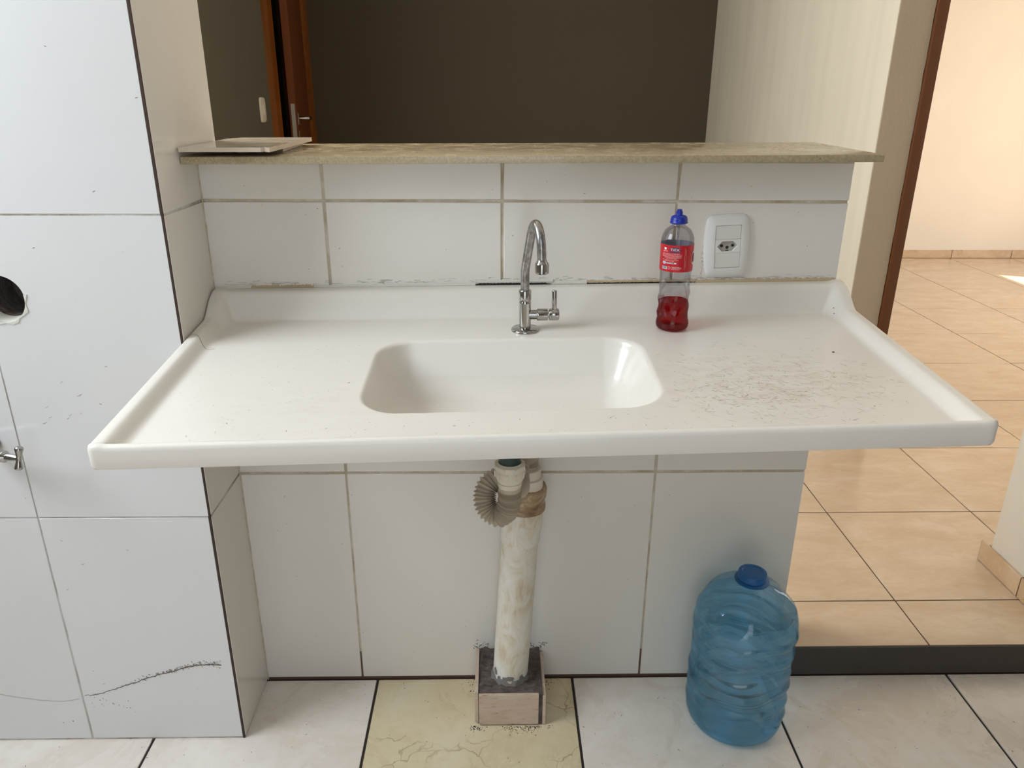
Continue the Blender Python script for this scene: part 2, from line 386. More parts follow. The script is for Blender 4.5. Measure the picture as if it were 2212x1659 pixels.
# ------------------------------------------------------------------ dimensions found from the photograph
XL, XR = -0.5520, 0.6511          # half wall: left corner at the pillar, free right end
ZL, ZU = 0.5476, 1.1130           # horizontal tile joints
PY = -0.1766                      # pillar front
SZ = 0.082                        # living-room floor height
GT = 0.0065                       # tile thickness

# ------------------------------------------------------------------ floors
fl = box('floor', -1.9, 1.5, -2.8, 0.0, -0.12, -0.0035, M['grout_floor']); tag(fl, 'kitchen floor of large marbled ceramic tiles', 'floor', kind='structure')
gx = [-1.9, -1.66, -1.204, -0.748, -0.292, 0.168, 0.622, 1.068, 1.5]
gy = [0.0, -0.455, -0.91, -1.365, -1.82, -2.275, -2.8]
for i in range(len(gx)-1):
    for j in range(len(gy)-1):
        x0, x1 = gx[i]+0.0028, gx[i+1]-0.0028; y0, y1 = gy[j+1]+0.0028, gy[j]-0.0028-(0.0032 if j == 0 else 0)
        cream = (i == 4 and j == 0)
        t = piece('floor_tile', x0, x1, y0, y1, -0.0035-0.0005, 0.0, M['floor_cream' if cream else 'floor_white'], fl, 0.001)
        if cream: t['label'] = 'yellowish crazed cream tile'
fs = box('floor', -1.9, 5.2, 0.0, 4.55, -0.12, SZ-0.003, M['grout_sala']); tag(fs, 'raised living-room floor of sand-coloured ceramic tiles', 'floor', kind='structure')
sx = [-1.25, -0.80, -0.345, 0.105, 0.56, 1.0155, 1.468, 1.955, 2.46, 2.965, 3.50, 3.99, 4.45, 5.2]
sy = [0.0, 0.170, 0.609, 1.060, 1.511, 1.980, 2.452, 2.948, 3.432, 3.961, 4.411]
for i in range(len(sx)-1):
    for j in range(len(sy)-1):
        gap = 0.0021
        piece('floor_tile', sx[i]+gap, sx[i+1]-gap, sy[j]+gap if j else 0.001, sy[j+1]-gap, SZ-0.003-0.0005, SZ, M['floor_sala'], fs, 0.0008)
# black painted riser of the step
rs = box('trim_1', XR+0.001, 1.36, -0.006, -0.0002, 0.004, SZ-0.001, M['riser'], bev=0.0015); tag(rs, 'black painted riser of the step up to the sand-coloured floor', 'step riser', kind='structure')

# ------------------------------------------------------------------ half wall with its tiles
def wall(name, x0, x1, y0, y1, z0, z1, mt, label, bev=0.0):
    return tag(box(name, x0, x1, y0, y1, z0, z1, mt, bev=bev), label, 'wall', kind='structure')
wb = wall('wall_back', XL, XR-0.002, 0.0003, 0.115, 0.0, 1.184, M['grout'], 'low white-tiled half wall behind the sink')
ub = [XL+0.001, -0.3285, 0.0018, 0.3285, XR]
rows = [(0.006, ZL), (ZL, ZU), (ZU, 1.184)]
for r, (z0, z1) in enumerate(rows):
    for i in range(4):
        jg = 0.0026 if r else 0.0018
        x0 = ub[i] + (jg if i else 0); x1 = ub[i+1] - (jg if i < 3 else 0)
        za = z0 + (0.0026 if r else 0); zb = z1 - (0.0024 if r < 2 else 0)
        piece('wall_tile', x0, x1, -0.0015+random.uniform(-.0004, .0004), 0.0052, za, zb, M['tile'], wb)
V, Fc = [], []
for k in range(80):
    z = 1.184*k/79; a_ = .0022+random.uniform(-.0008, .0012)
    V += [(XL, -.0016-a_*.8, z), (XL+.0008, -.0016-a_*.5, z), (XL+a_*1.1, -.0016, z)]
for k in range(79):
    for q in range(2): Fc.append((3*k+q, 3*k+q+1, 3*k+q+4, 3*k+q+3))
build('corner_grout', V, Fc, M['grout'], wb)
# painted end of the half wall
box('end_face', XR-0.002, XR+0.0005, 0.0055, 0.115, 0.0, 1.184, M['white_paint'], wb)

# ------------------------------------------------------------------ tiled pillar wall on the left
wl = wall('wall_left', -1.85, XL-0.0016, PY+0.0016, 0.112, 0.0, 2.62, M['grout_light'], 'white-tiled wall block projecting at the left of the sink')
cut = build('cutter', *lathe([(0.0415, 0), (0.0415, 0.14)], (-0.848, PY-0.02, 0.972), (0, 1, 0), 48), M['tile'])
cutw = build('cutter', *lathe([(0.0440, 0), (0.0440, 0.14)], (-0.848, PY-0.02, 0.972), (0, 1, 0), 48), M['tile'])
boolean_cut(wl, cutw)
px = [-1.85, -1.533, -1.205, -0.8765, XL-0.0045]
pz = [0.004, ZL, ZU, 1.6784, 2.2438, 2.62]
for i in range(4):
    for j in range(5):
        x0 = px[i]+(0.0015 if i else 0); x1 = px[i+1]-(0.0015 if i < 3 else 0)
        z0 = pz[j]+(0.0014 if j else 0); z1 = pz[j+1]-(0.0014 if j < 4 else 0)
        hole = (i in (2, 3) and j == 1)
        if hole:
            t = box('wall_tile', x0, x1, PY, PY+0.0065, z0, z1, M['tile_p'], wl); boolean_cut(t, cut)
        else: piece('wall_tile', x0, x1, PY+random.uniform(-.0003, .0003), PY+0.0065, z0, z1, M['tile_p'], wl)
bpy.data.objects.remove(cut); bpy.data.objects.remove(cutw)
for j in range(5):
    z0 = pz[j]+(0.0022 if j else 0); z1 = pz[j+1]-(0.0022 if j < 4 else 0)
    piece('wall_tile', XL-0.0075, XL, PY+0.0035, (-0.0016 if j < 2 else 0.110), z0, z1, M['tile'], wl)
# dark joint along the outer corner
box('corner_joint', XL-0.0052, XL-0.0012, PY+0.0002, PY+0.004, 0.0, 2.62, M['grout_dark'], wl)
# sleeve inside the hole
sl = lathe([(0.0420, 0.0012), (0.0400, 0.006), (0.0372, 0.022)], (-0.848, PY+0.006, 0.972), (0, 1, 0), 48, False, False)
build('pipe_sleeve', *sl, M['caulk'], wl, smooth=True)
build('hole_lining', *lathe([(0.0372, 0.022), (0.0360, 0.024), (0.0370, 0.10)], (-0.848, PY+0.006, 0.972), (0, 1, 0), 48, False, False, lambda t, h: 1+.02*math.sin(5*t)*math.sin(9*t)), M['mortar'], wl, smooth=True)
build('hole_end', *lathe([(0.0385, 0), (0.0385, 0.003)], (-0.848, PY+0.1, 0.972), (0, 1, 0), 40), M['mortar'], wl)
# ragged ring of filler round the hole's lower half
V = []; Fc = []
for k in range(41):
    t = math.pi*(0.98 + 1.08*k/40); n_ = random.uniform(-.0012, .0016)
    for r in (0.0412, 0.0445+n_+0.002*math.sin(t*9)): V.append((-0.848+r*math.cos(t), PY-0.0008, 0.972+r*math.sin(t)))
for k in range(40): Fc.append((2*k, 2*k+1, 2*k+3, 2*k+2))
o = build('filler_ring', V, Fc, M['caulk'], wl)
sm = o.modifiers.new('s', 'SOLIDIFY'); sm.thickness = 0.0009; sm.offset = 0

# stain / crack line across the lowest pillar tiles and the specks below it
def ribbon(pts, width, nrm, mt_index=0):
    """thin irregular strip along pts, lying on a surface with normal nrm"""
    nrm = Vector(nrm); V = []; Fc = []
    for i, p in enumerate(pts):
        t = (Vector(pts[min(i+1, len(pts)-1)]) - Vector(pts[max(0, i-1)]))
        s = t.cross(nrm).normalized(); wd = width(i/(len(pts)-1)) if callable(width) else width
        V += [Vector(p)+s*wd, Vector(p)+nrm*min(wd*0.5, 0.0004), Vector(p)-s*wd]
    for i in range(len(pts)-1):
        Fc += [(3*i, 3*i+1, 3*i+4, 3*i+3), (3*i+1, 3*i+2, 3*i+5, 3*i+4)]
    return V, Fc
YP = PY-0.0006
base = catmull([(-1.09, YP, .140), (-1.045, YP, .126), (-.98, YP, .112), (-.925, YP, .106), (-.884, YP, .112)], 8)
o = joined('stain_line', [ribbon([p+Vector((0, 0, random.uniform(-.0006, .0006))) for p in base], lambda t: 0.0007, (0, -1, 0))], M['scratch_p'], wl); tag(o, 'faint brown stain line')
base = catmull([(-.871, YP, .121), (-.84, YP, .125), (-.774, YP, .149), (-.72, YP, .170), (-.683, YP, .181), (-.64, YP, .195), (-.614, YP, .198), (-.578, YP, .197)], 14)
parts = [ribbon([p+Vector((0, 0, random.uniform(-.0012, .0012))) for p in base], lambda t: 0.0005+0.0011*min(1, t*1.4)*random.uniform(.5, 1.3), (0, -1, 0))]
for k in range(150):
    t = random.random()**.6; p = base[int(t*(len(base)-1))]; q = p+Vector((random.uniform(-.004, .004), -.0001, random.gauss(0, .0045*t)+.002*t)); r = random.uniform(.0003, .0012)
    parts.append(ribbon([q, q+Vector((random.uniform(-.004, .004), 0, random.uniform(-.002, .004)))], r*.7, (0, -1, 0)))
o = joined('crack', parts, M['scratch'], wl); tag(o, 'mouldy brown crack across the lowest tile', kind='stuff')
parts = []
for (x, z) in [(-.842, .108), (-.835, .112), (-.829, .108), (-.84, .097), (-.838, .092), (-.817, .099), (-.815, .097), (-.805, .094), (-.796, .091), (-.79, .087), (-.783, .087), (-.784, .105), (-.775, .075), (-.93, .048), (-.909, .052), (-.86, .1), (-.858, .09), (-.852, .115)]:
    s = random.uniform(.0008, .0017)
    parts.append(lathe([(s, 0), (s*.7, .0005)], (x, YP+.0006, z), (0, -1, 0), 7))
for k in range(26):
    q = Vector((random.uniform(-1.0, -.56), YP+.0002, random.uniform(.1, 1.6))); a = random.uniform(-.6, .6); l = random.uniform(.002, .006)
    parts.append(ribbon([q, q+Vector((l*math.cos(a), 0, l*math.sin(a)))], .0004, (0, -1, 0)))
for k in range(9):
    q = Vector((-.79+random.gauss(0, .03), YP+.0002, .77+random.gauss(0, .02))); l = random.uniform(.003, .009)
    parts.append(ribbon([q, q+Vector((l*.5, 0, .001)), q+Vector((l, 0, .003))], .00025, (0, -1, 0)))
o = joined('dirt_specks', parts, M['scratch'], wl); tag(o, kind='stuff')

# ------------------------------------------------------------------ rest of the kitchen shell
k1 = wall('wall_side', -1.98, -1.85, -2.8, -1.37, 0, 2.62, M['rear'], 'kitchen side wall in front of the window, out of frame')
k2 = wall('wall_side', -1.98, -1.85, -0.23, 0.112, 0, 2.62, M['rear'], 'kitchen side wall between the window and the tiled block')
wall('wall_side', -1.98, -1.85, -1.37, -0.23, 0, 1.50, M['rear'], 'kitchen side wall below the window')
wall('wall_side', -1.98, -1.85, -1.37, -0.23, 2.50, 2.62, M['rear'], 'kitchen side wall above the window')
wall('wall_rear', 0.42, 1.5, -2.92, -2.8, 0, 2.62, M['rear'], 'kitchen rear wall behind the viewer')
wall('wall_rear', -1.98, -0.72, -2.92, -2.8, 0, 2.62, M['rear'], 'kitchen rear wall left of the service door')  # opening left for the added rear fill light
wall('wall_rear', -0.72, 0.42, -2.92, -2.8, 2.3, 2.62, M['rear'], 'kitchen rear wall above the service door')
def frame_rect(name, ax, pos, a0, a1, z0, z1, t, d, mt, label, cat, mull=True):
    """window or door frame in the plane ax=pos"""
    def bb(u0, u1, w0, w1): return boxdata(pos-d, pos+d, u0, u1, w0, w1) if ax == 'x' else boxdata(u0, u1, pos-d, pos+d, w0, w1)
    P_ = [bb(a0, a0+t, z0, z1), bb(a1-t, a1, z0, z1), bb(a0+t, a1-t, z1-t, z1), bb(a0+t, a1-t, z0, z0+t)]
    if mull: P_.append(bb((a0+a1)/2-t/2, (a0+a1)/2+t/2, z0+t, z1-t))
    return tag(joined(name, P_, mt), label, cat, kind='structure')
frame_rect('window_1', 'x', -1.92, -1.37, -0.23, 1.50, 2.50, .03, .02, M['plastic_white'], 'white kitchen window frame on the left wall', 'window', False)
wall('wall_right', 1.36, 1.5, -2.8, -0.30, 0.0, 2.62, M['rear'], 'kitchen part of the right wall, out of frame')  # darker than the visible part, to reduce light bounced onto the sink
wr = wall('wall_right', 1.345, 1.5, -0.30, 0.325, 0.0, 2.62, M['white_paint'], 'white plastered wall at the right edge of the passage', bev=0.006)
# its skirting tiles
b = box('baseboard_right', 1.3385, 1.345, -0.002, 0.355, SZ+.001, SZ+.058, M['grout_sala']); tag(b, 'sand-coloured skirting tiles at the foot of the right wall', 'skirting', kind='structure')
piece('skirting_tile', 1.336, 1.3445, 0.182, 0.352, SZ+.002, SZ+.060, M['skirt'], b, .001)
piece('skirting_tile', 1.336, 1.3445, -0.0, 0.1785, SZ+.002, SZ+.060, M['skirt'], b, .001)
piece('skirting_tile', 1.347, 1.5, 0.3265, 0.3335, SZ+.002, SZ+.060, M['skirt'], b, .001)

tag(box('ceiling', -1.98, 5.2, -2.92, 4.6, 2.62, 2.74, M['ceil']), 'white ceiling over kitchen and living room', 'ceiling', kind='structure')
# living room shell
wall('wall_far', 1.37, 5.2, 4.411, 4.55, 0, 2.62, M['cream_paint'], 'cream far wall of the sunlit living room')
b = box('baseboard_far', 1.40, 5.0, 4.404, 4.411, SZ+.001, SZ+.058, M['grout_sala']); tag(b, 'sand-coloured skirting tiles along the far cream wall', 'skirting', kind='structure')
for x0, x1 in ((1.4, 2.02), (2.02, 2.52), (2.52, 3.02), (3.02, 3.52), (3.52, 3.99), (3.99, 4.47), (4.47, 5.0)):
    piece('skirting_tile', x0+.002, x1-.002, 4.402, 4.4105, SZ+.002, SZ+.062, M['skirt'], b, .001)
wall('wall_east', 5.07, 5.2, 0.2, 1.0, 0, 2.62, M['cream_paint'], 'living-room wall before the balcony window')
wall('wall_east', 5.07, 5.2, 3.21, 4.411, 0, 2.62, M['cream_paint'], 'living-room wall beyond the balcony window')
wall('wall_east', 5.07, 5.2, 1.0, 3.21, 2.18, 2.62, M['cream_paint'], 'living-room wall above the balcony window')
frame_rect('window_2', 'x', 5.10, 1.0, 3.21, SZ, 2.18, .03, .02, M['plastic_white'], 'white balcony window frame of the living room', 'window', False)
wall('wall_south', 1.5, 5.2, 0.2, 0.325, 0, 2.62, M['cream_paint'], 'living-room wall behind the right passage wall')
# partition (white side face, beige end face) and brown door jamb
wp = wall('wall_partition', 1.2575, 1.372, 1.2, 3.4, SZ, 2.62, M['white_streak'], 'white partition wall standing behind the free end of the half wall')
V = []; Fc = []; nz = 60            # beige painted end face with a ragged paint edge
for k in range(nz+1):
    z = SZ+.001 + (2.618-SZ)*k/nz; d = random.uniform(-.0035, .0035)
    V += [(1.2585+abs(d)*.6, 1.1975, z), (1.3725-abs(random.uniform(-.002, .002)), 1.1975, z), (1.2585+abs(d)*.6, 1.1999, z), (1.3725, 1.1999, z)]
for k in range(nz):
    a = 4*k; Fc += [(a, a+1, a+5, a+4), (a, a+4, a+6, a+2), (a+1, a+3, a+7, a+5)]
build('end_face', V, Fc, M['beige_paint'], wp)
M['wood_jamb'] = mat('jamb_wood', (0.10, 0.032, 0.008), 0.4)
d2 = box('door_2', 1.3735, 1.410, 1.185, 1.33, SZ, 2.62, M['wood_jamb'], bev=.002); tag(d2, 'brown varnished door jamb beside the beige wall end', 'door jamb', kind='structure')

# dark room behind: side wall with door, dark far wall
wall('wall_grey', -1.22, -1.10, 1.30, 2.515, SZ, 2.62, M['grey_paint'], 'grey painted side wall of the room behind, left of the brown door')
wall('wall_grey', -1.22, -1.10, 0.112, 0.30, SZ, 2.62, M['grey_paint'], 'grey painted wall strip hidden behind the tiled block')
wall('wall_grey', -1.22, -1.10, 0.30, 1.30, SZ, 1.06, M['grey_paint'], 'grey painted wall below the hidden side window')
wall('wall_grey', -1.22, -1.10, 0.30, 1.30, 2.14, 2.62, M['grey_paint'], 'grey painted wall above the hidden side window')
frame_rect('window_3', 'x', -1.19, 0.30, 1.30, 1.06, 2.14, .03, .02, M['plastic_white'], 'window frame of the back room hidden behind the tiled block', 'window', False)  # unseen window, added to let light onto the partition
wall('wall_dark', -1.30, 1.2575, 3.40, 3.52, SZ, 2.62, M['dark_paint'], 'charcoal painted wall at the back of the room behind')
wall('wall_grey', -1.22, -1.10, 2.515, 3.40, 2.25, 2.62, M['grey_paint'], 'grey painted wall above the brown door')
fr = joined('door_1', [boxdata(-1.235, -1.072, 2.5155, 2.600, SZ, 2.25), boxdata(-1.235, -1.085, 3.312, 3.398, SZ, 2.25), boxdata(-1.235, -1.085, 2.600, 3.312, 2.19, 2.25)], M['wood'])
tag(fr, 'brown wooden door standing ajar in the grey wall, with steel lever handle', 'door', kind='structure')
hinge = Vector((-1.100, 3.307, 0)); a = math.radians(8)
def dfr(u, t, z):     # u along leaf from hinge, t thickness toward the beyond room
    dr = Vector((math.sin(a), -math.cos(a), 0)); nn = Vector((math.cos(a), math.sin(a), 0))
    return hinge + dr*u - nn*t + Vector((0, 0, z))
def dbox(u0, u1, t0, t1, z0, z1): return [dfr(u, t, z) for z in (z0, z1) for (u, t) in ((u0, t0), (u1, t0), (u1, t1), (u0, t1))], boxdata(0, 1, 0, 1, 0, 1)[1]
lf = build('door_leaf', *dbox(0, .69, 0, .035, SZ+.01, 2.18), M['wood_dark'], fr)
build('lock_plate', *dbox(.69, .6915, .007, .026, 1.03, 1.225), M['steel'], lf)
build('keyhole_plate', *dbox(.625, .650, -.002, 0, 1.055, 1.095), M['steel'], lf)
build('handle_rose', *dbox(.622, .652, -.004, 0, 1.125, 1.18), M['steel'], lf)
build('door_handle', *tube(catmull([dfr(.638, 0, 1.155), dfr(.638, -.04, 1.155), dfr(.63, -.052, 1.155), dfr(.57, -.055, 1.152), dfr(.525, -.05, 1.146)], 6), .009, 14), M['chrome'], lf, smooth=True, auto=50)
# walls coloured near-black for the dark of the unlit room beyond the gap
v_ = joined('wall_beyond', [boxdata(-1.9, -1.88, 2.3, 3.6, SZ, 2.6), boxdata(-1.88, -1.24, 2.3, 2.32, SZ, 2.6), boxdata(-1.88, -1.24, 3.58, 3.6, SZ, 2.6)], M['void']); tag(v_, 'unlit room beyond the brown door', 'wall', kind='structure')
# light switch on the grey wall
ls = empty('light_switch', (-1.10, 2.365, 1.203), 'beige light switch plate on the grey wall beside the brown door', 'switch')
ls_c = Vector((-1.10, 2.365, 1.203))
def plate_pts(w_, h_, bulge, r, n=10):
    """barrel-shaped rounded outline, centred"""
    pts = []
    for k in range(4):
        cx_ = (w_/2-r)*(1 if k in (0, 3) else -1); cy_ = (h_/2-r)*(1 if k in (0, 1) else -1)
        for i in range(n+1):
            t = math.pi/2*(k + i/n); x = cx_ + r*math.cos(t); y = cy_ + r*math.sin(t); pts.append((x, y))
    P2 = []
    for i, p in enumerate(pts):
        q = pts[(i+1) % len(pts)]; d = math.hypot(q[0]-p[0], q[1]-p[1]); k = max(1, int(d/0.008))
        for s in range(k): P2.append((p[0]+(q[0]-p[0])*s/k, p[1]+(q[1]-p[1])*s/k))
    return [(x + (1 if x > 0 else -1)*bulge*(1-(2*y/h_)**2)*(abs(x)*2/w_), y + (1 if y > 0 else -1)*bulge*.4*(1-(2*x/w_)**2)*(abs(y)*2/h_)) for x, y in P2]
def domed(pts, fr_, levels, hole=None):
    """rings of an outline scaled inwards with heights: levels=[(scale,height)]"""
    n = len(pts); V = []; Fc = []
    for s, h in levels: V += [fr_(x*s[0] if isinstance(s, tuple) else x*s, y*s[1] if isinstance(s, tuple) else y*s, h) for x, y in pts]
    for i in range(len(levels)-1):
        for k in range(n): Fc.append((i*n+k, i*n+(k+1) % n, (i+1)*n+(k+1) % n, (i+1)*n+k))
    return V, Fc, n
pp = plate_pts(.070, .108, .003, .012)
V, Fc, n = domed(pp, lambda x, y, h: ls_c + Vector((h, x, y)), [(1, 0), (1, .004), (.93, .008), (.6, .0095)])
Fc.append(tuple(3*n+k for k in range(n))); build('switch_plate', V, Fc, M['switch'], ls, smooth=True, auto=40)
box('rocker', -1.0905, -1.086, 2.350, 2.380, 1.183, 1.223, M['switch'], ls, bev=.001)

# ------------------------------------------------------------------ granite ledge
def zs(x): return 1.2005 + (x-0.05)*0.0066
V = []
for x in (XL+.0005, .667):
    for y in (-.078, .24 if x > 0 else .24): V += [(x, y, zs(x)-.0125), (x, y, zs(x))]
bm = bmesh.new(); vv_ = [bm.verts.new(v) for v in V]
for f in [(0, 1, 5, 4), (2, 6, 7, 3), (0, 2, 3, 1), (4, 5, 7, 6), (1, 3, 7, 5), (0, 4, 6, 2)]: bm.faces.new([vv_[i] for i in f])
bmesh.ops.bevel(bm, geom=list(bm.edges), offset=.0012, segments=2, profile=.5, affect='EDGES')
bm.verts.index_update(); V = [tuple(v.co) for v in bm.verts]; Fc = [tuple(v.index for v in f.verts) for f in bm.faces]; bm.free()
lg = empty('granite_ledge', (0.05, .08, 1.188), 'beige speckled granite ledge on top of the low tiled wall', 'ledge')
build('slab', V, Fc, M['granite'], lg, smooth=True, auto=40)
tagp = joined('mortar_bed', [boxdata(XL+.004, XR-.002, -.004, .11, 1.184, 1.1865)], M['grout'], lg)

# two broken tile offcuts on the ledge
def slab_poly(name, pts, th, mts, label, zf, group=None):
    n = len(pts); V = [(x, y, zf(x, y)) for x, y in pts] + [(x, y, zf(x, y)+th) for x, y in pts]
    Fc = [tuple(range(n))[::-1], tuple(range(n, 2*n))] + [(i, (i+1) % n, (i+1) % n+n, i+n) for i in range(n)]
    o = build(name, V, Fc, None, mats=mts, mi=[0, 1]+[0]*n)
    return tag(o, label, 'broken tile')
lower = [(-.548, .03), (-.40, .02), (-.405, .19), (-.430, .236), (-.515, .237), (-.530, .20)]
slab_poly('tile_offcut', lower, .0062, [M['offcut_edge'], M['offcut']], 'lower broken beige tile piece, its back edge showing under the other', lambda x, y: zs(x)+.0004)
upper = [(-.5485, -.086), (-.408, -.0905), (-.404, -.084), (-.396, -.0925), (-.392, -.096), (-.388, .205), (-.53, .205), (-.5485, .17)]
slab_poly('tile_offcut', upper, .0075, [M['offcut_edge'], M['offcut']], 'upper glossy beige broken tile lying tilted on the ledge', lambda x, y: zs(x)+.0072+(.0012 if y < 0 else .0)*1.0 + (y+.09)*.0)

# ------------------------------------------------------------------ the sink
SX0, SX1, SY0 = XL+.001, XR+.011, -0.537
def rimz(x, y): return .9240 + (.0135-.0236*y)*x + .078*y
def sstep(a, b, t):
    t = max(0.0, min(1.0, (t-a)/(b-a))); return t*t*(3-2*t)
def smax(a, b, k=.006):
    h = max(k-abs(a-b), 0)/k; return max(a, b) + h*h*k*.25
BC = (0.0135, -0.294); BA, BB = .2265, .134; BR = .062     # bowl opening
def sdrr(x, y, a, b, r):
    qx = abs(x)-a+r; qy = abs(y)-b+r
    return math.hypot(max(qx, 0), max(qy, 0)) + min(max(qx, qy), 0) - r
def hgt(x, y):
    """height relative to the rim plane"""
    deck = -.018
    el = min(x-SX0, SX1-x); ef = y-SY0
    rail = -.018 + .018*(1-sstep(.016, .044, el))
    frt = -.018 + .018*(1-sstep(.009, .019, ef))
    h = smax(rail, frt)
    rise = .030*sstep(-.088, -.026, y)*(1-sstep(.028, .055, el))
    h += rise if el < .055 else 0
    # backsplash cove
    if y > -.062:
        t = (y+.053)/.028; cv = -.018 + .0485*t
        cv = -smax(-cv, -.0305, .010)
        h = smax(h, cv, .012)
    # outer edge rounding (sides and front)
    for e in (el, ef):
        if e < .007: h -= .007-math.sqrt(max(0, .007**2-(.007-e)**2))
    # bowl
    d = -sdrr(x-BC[0], y-BC[1], BA, BB, BR)          # distance inside
    if d > -.006:
        t = d+.006
        # lip rounding, steep wall, curved foot, nearly flat floor sloping to the drain
        lipr = .010
        if t < lipr: g_ = lipr-math.sqrt(max(0, lipr**2-t*t))
        elif t < .032: g_ = lipr + (t-lipr)/.022*.050
        elif t < .075: u = (t-.032)/.043; g_ = lipr+.050 + .028*(1-(1-u)**2.2)
        else: g_ = lipr+.078
        h -= g_
    return h
def linsp(a, b, n): return [a+(b-a)*i/n for i in range(n)]
xs_ = linsp(SX0, SX0+.007, 5)+linsp(SX0+.007, SX0+.055, 18)+linsp(SX0+.055, BC[0]-BA-.012, 40)+linsp(BC[0]-BA-.012, BC[0]-BA+.08, 56)+linsp(BC[0]-BA+.08, BC[0]+BA-.08, 60)+linsp(BC[0]+BA-.08, BC[0]+BA+.012, 56)+linsp(BC[0]+BA+.012, SX1-.055, 40)+linsp(SX1-.055, SX1-.007, 18)+linsp(SX1-.007, SX1, 5)+[SX1]
ys_ = linsp(SY0, SY0+.007, 5)+linsp(SY0+.007, SY0+.022, 10)+linsp(SY0+.022, BC[1]-BB-.012, 18)+linsp(BC[1]-BB-.012, BC[1]-BB+.08, 56)+linsp(BC[1]-BB+.08, BC[1]+BB-.08, 30)+linsp(BC[1]+BB-.08, BC[1]+BB+.012, 56)+linsp(BC[1]+BB+.012, -.09, 14)+linsp(-.09, -.060, 10)+linsp(-.060, -.018, 34)+linsp(-.018, -.013, 3)+linsp(-.013, -.0025, 3)+[-.0025]
nx, ny = len(xs_), len(ys_)
CR = .012        # rounded front corners in plan
def corner(x, y):
    for cx_, sg in ((SX0+CR, -1), (SX1-CR, 1)):
        if (x-cx_)*sg > 0 and y < SY0+CR:
            dx, dy = x-cx_, y-(SY0+CR); mx_ = max(abs(dx), abs(dy)); l = math.hypot(dx, dy)
            if l > 1e-9: return cx_+dx*mx_/l, SY0+CR+dy*mx_/l
    return x, y
V = []; Fc = []
for j, y in enumerate(ys_):
    for i, x in enumerate(xs_):
        X, Y = corner(x, y); V.append((X, Y, rimz(X, Y)+hgt(x, y)))
for j in range(ny-1):
    for i in range(nx-1): Fc.append((j*nx+i, j*nx+i+1, (j+1)*nx+i+1, (j+1)*nx+i))
# skirt: follows the border down, then back up to an underside sheet
border = [i for i in range(nx)] + [j*nx+nx-1 for j in range(1, ny)] + [(ny-1)*nx+i for i in range(nx-2, -1, -1)] + [j*nx for j in range(ny-2, 0, -1)]
cxm, cym = (SX0+SX1)/2, -.27
levels = [(-.029, 0.0), (-.0335, .0015), (-.0335, .006), (-.022, .0075)]
prev = border
for dz, ins in levels:
    cur = []
    for b_ in border:
        X, Y, Z = V[b_]; X2 = X + (ins if X < SX0+.02 else (-ins if X > SX1-.02 else 0)); Y2 = Y + (ins if Y < SY0+.02 else 0)
        zz = rimz(X, Y)+dz; zz = min(zz, Z-.004) if Z > rimz(X, Y)-.02 else zz
        cur.append(len(V)); V.append((X2, Y2, zz))
    for k in range(len(border)): Fc.append((prev[k], prev[(k+1) % len(border)], cur[(k+1) % len(border)], cur[k]))
    prev = cur
# underside sheet (coarse), bowl shell offset downward
ux = linsp(SX0+.0075, SX1-.0075, 60)+[SX1-.0075]; uy = linsp(SY0+.0075, -.004, 40)+[-.004]; b0 = len(V)
for y in uy:
    for x in ux:
        d = -sdrr(x-BC[0], y-BC[1], BA+.008, BB+.008, BR); V.append((x, y, rimz(x, y)-.027 - (.084*sstep(-.004, .055, d))))
for j in range(len(uy)-1):
    for i in range(len(ux)-1): a_ = b0+j*len(ux)+i; Fc.append((a_, a_+1, a_+1+len(ux), a_+len(ux)))
sk = empty('sink', (0.05, -.27, .85), 'off-white cast-marble sink counter with a central bowl, mounted on the tiled half wall', 'sink')
o = build('basin_top', V, Fc, M['sink'], sk, smooth=True, auto=70, origin=(0, 0, 0))
# hairline crack on the left rail
def onsink(x, y, off=.0004): return Vector((x, y, rimz(x, y)+hgt(x, y)+off))
pts = [onsink(SX0+.003+.050*t, -.155-.030*t+.006*math.sin(t*7), .0002) for t in [k/24 for k in range(25)]]
o = joined('crack', [ribbon(pts, .0004, (0, 0, 1))], M['scratch'], sk); tag(o, 'hairline crack across the left rail')
# scratches and hairs
def scratch_set(name, mt, spec, n_max):
    parts = []
    for (cx_, cy_, rx, ry, cnt, lmin, lmax, wd, ang, angs) in spec:
        for _ in range(cnt):
            x = random.gauss(cx_, rx); y = random.gauss(cy_, ry)
            if not (SX0+.05 < x < SX1-.05 and SY0+.03 < y < -.07): continue
            d = sdrr(x-BC[0], y-BC[1], BA, BB, BR)
            if abs(d) < .02 or (-.05 < d < 0): continue
            l = random.uniform(lmin, lmax); an = random.gauss(ang, angs); cv = random.gauss(0, .4)
            pts = []
            for k in range(4):
                t = (k/3-.5)*l; pts.append(onsink(x+t*math.cos(an)-cv*t*t/l*math.sin(an), y+t*math.sin(an)+cv*t*t/l*math.cos(an), .0003))
            w0 = random.uniform(.6, 1.2)*wd
            parts.append(ribbon(pts, lambda t: w0*(.35+.65*math.sin(math.pi*t)), (0, 0, 1)))
    o = joined(name, parts, mt, sk); tag(o, kind='stuff')
scratch_set('scratch_marks', M['scratch_b'], [(.42, -.37, .10, .055, 230, .003, .013, .00028, -.5, .7), (.36, -.40, .09, .03, 120, .003, .010, .00025, .1, .7)], 0)
scratch_set('faint_scratches', M['scratch_p'], [(.38, -.34, .13, .08, 260, .004, .016, .0003, -.5, .6), (-.35, -.35, .12, .10, 50, .002, .007, .0003, .3, .9), (0.0, -.47, .35, .02, 50, .002, .007, .0003, 0, .9)], 0)
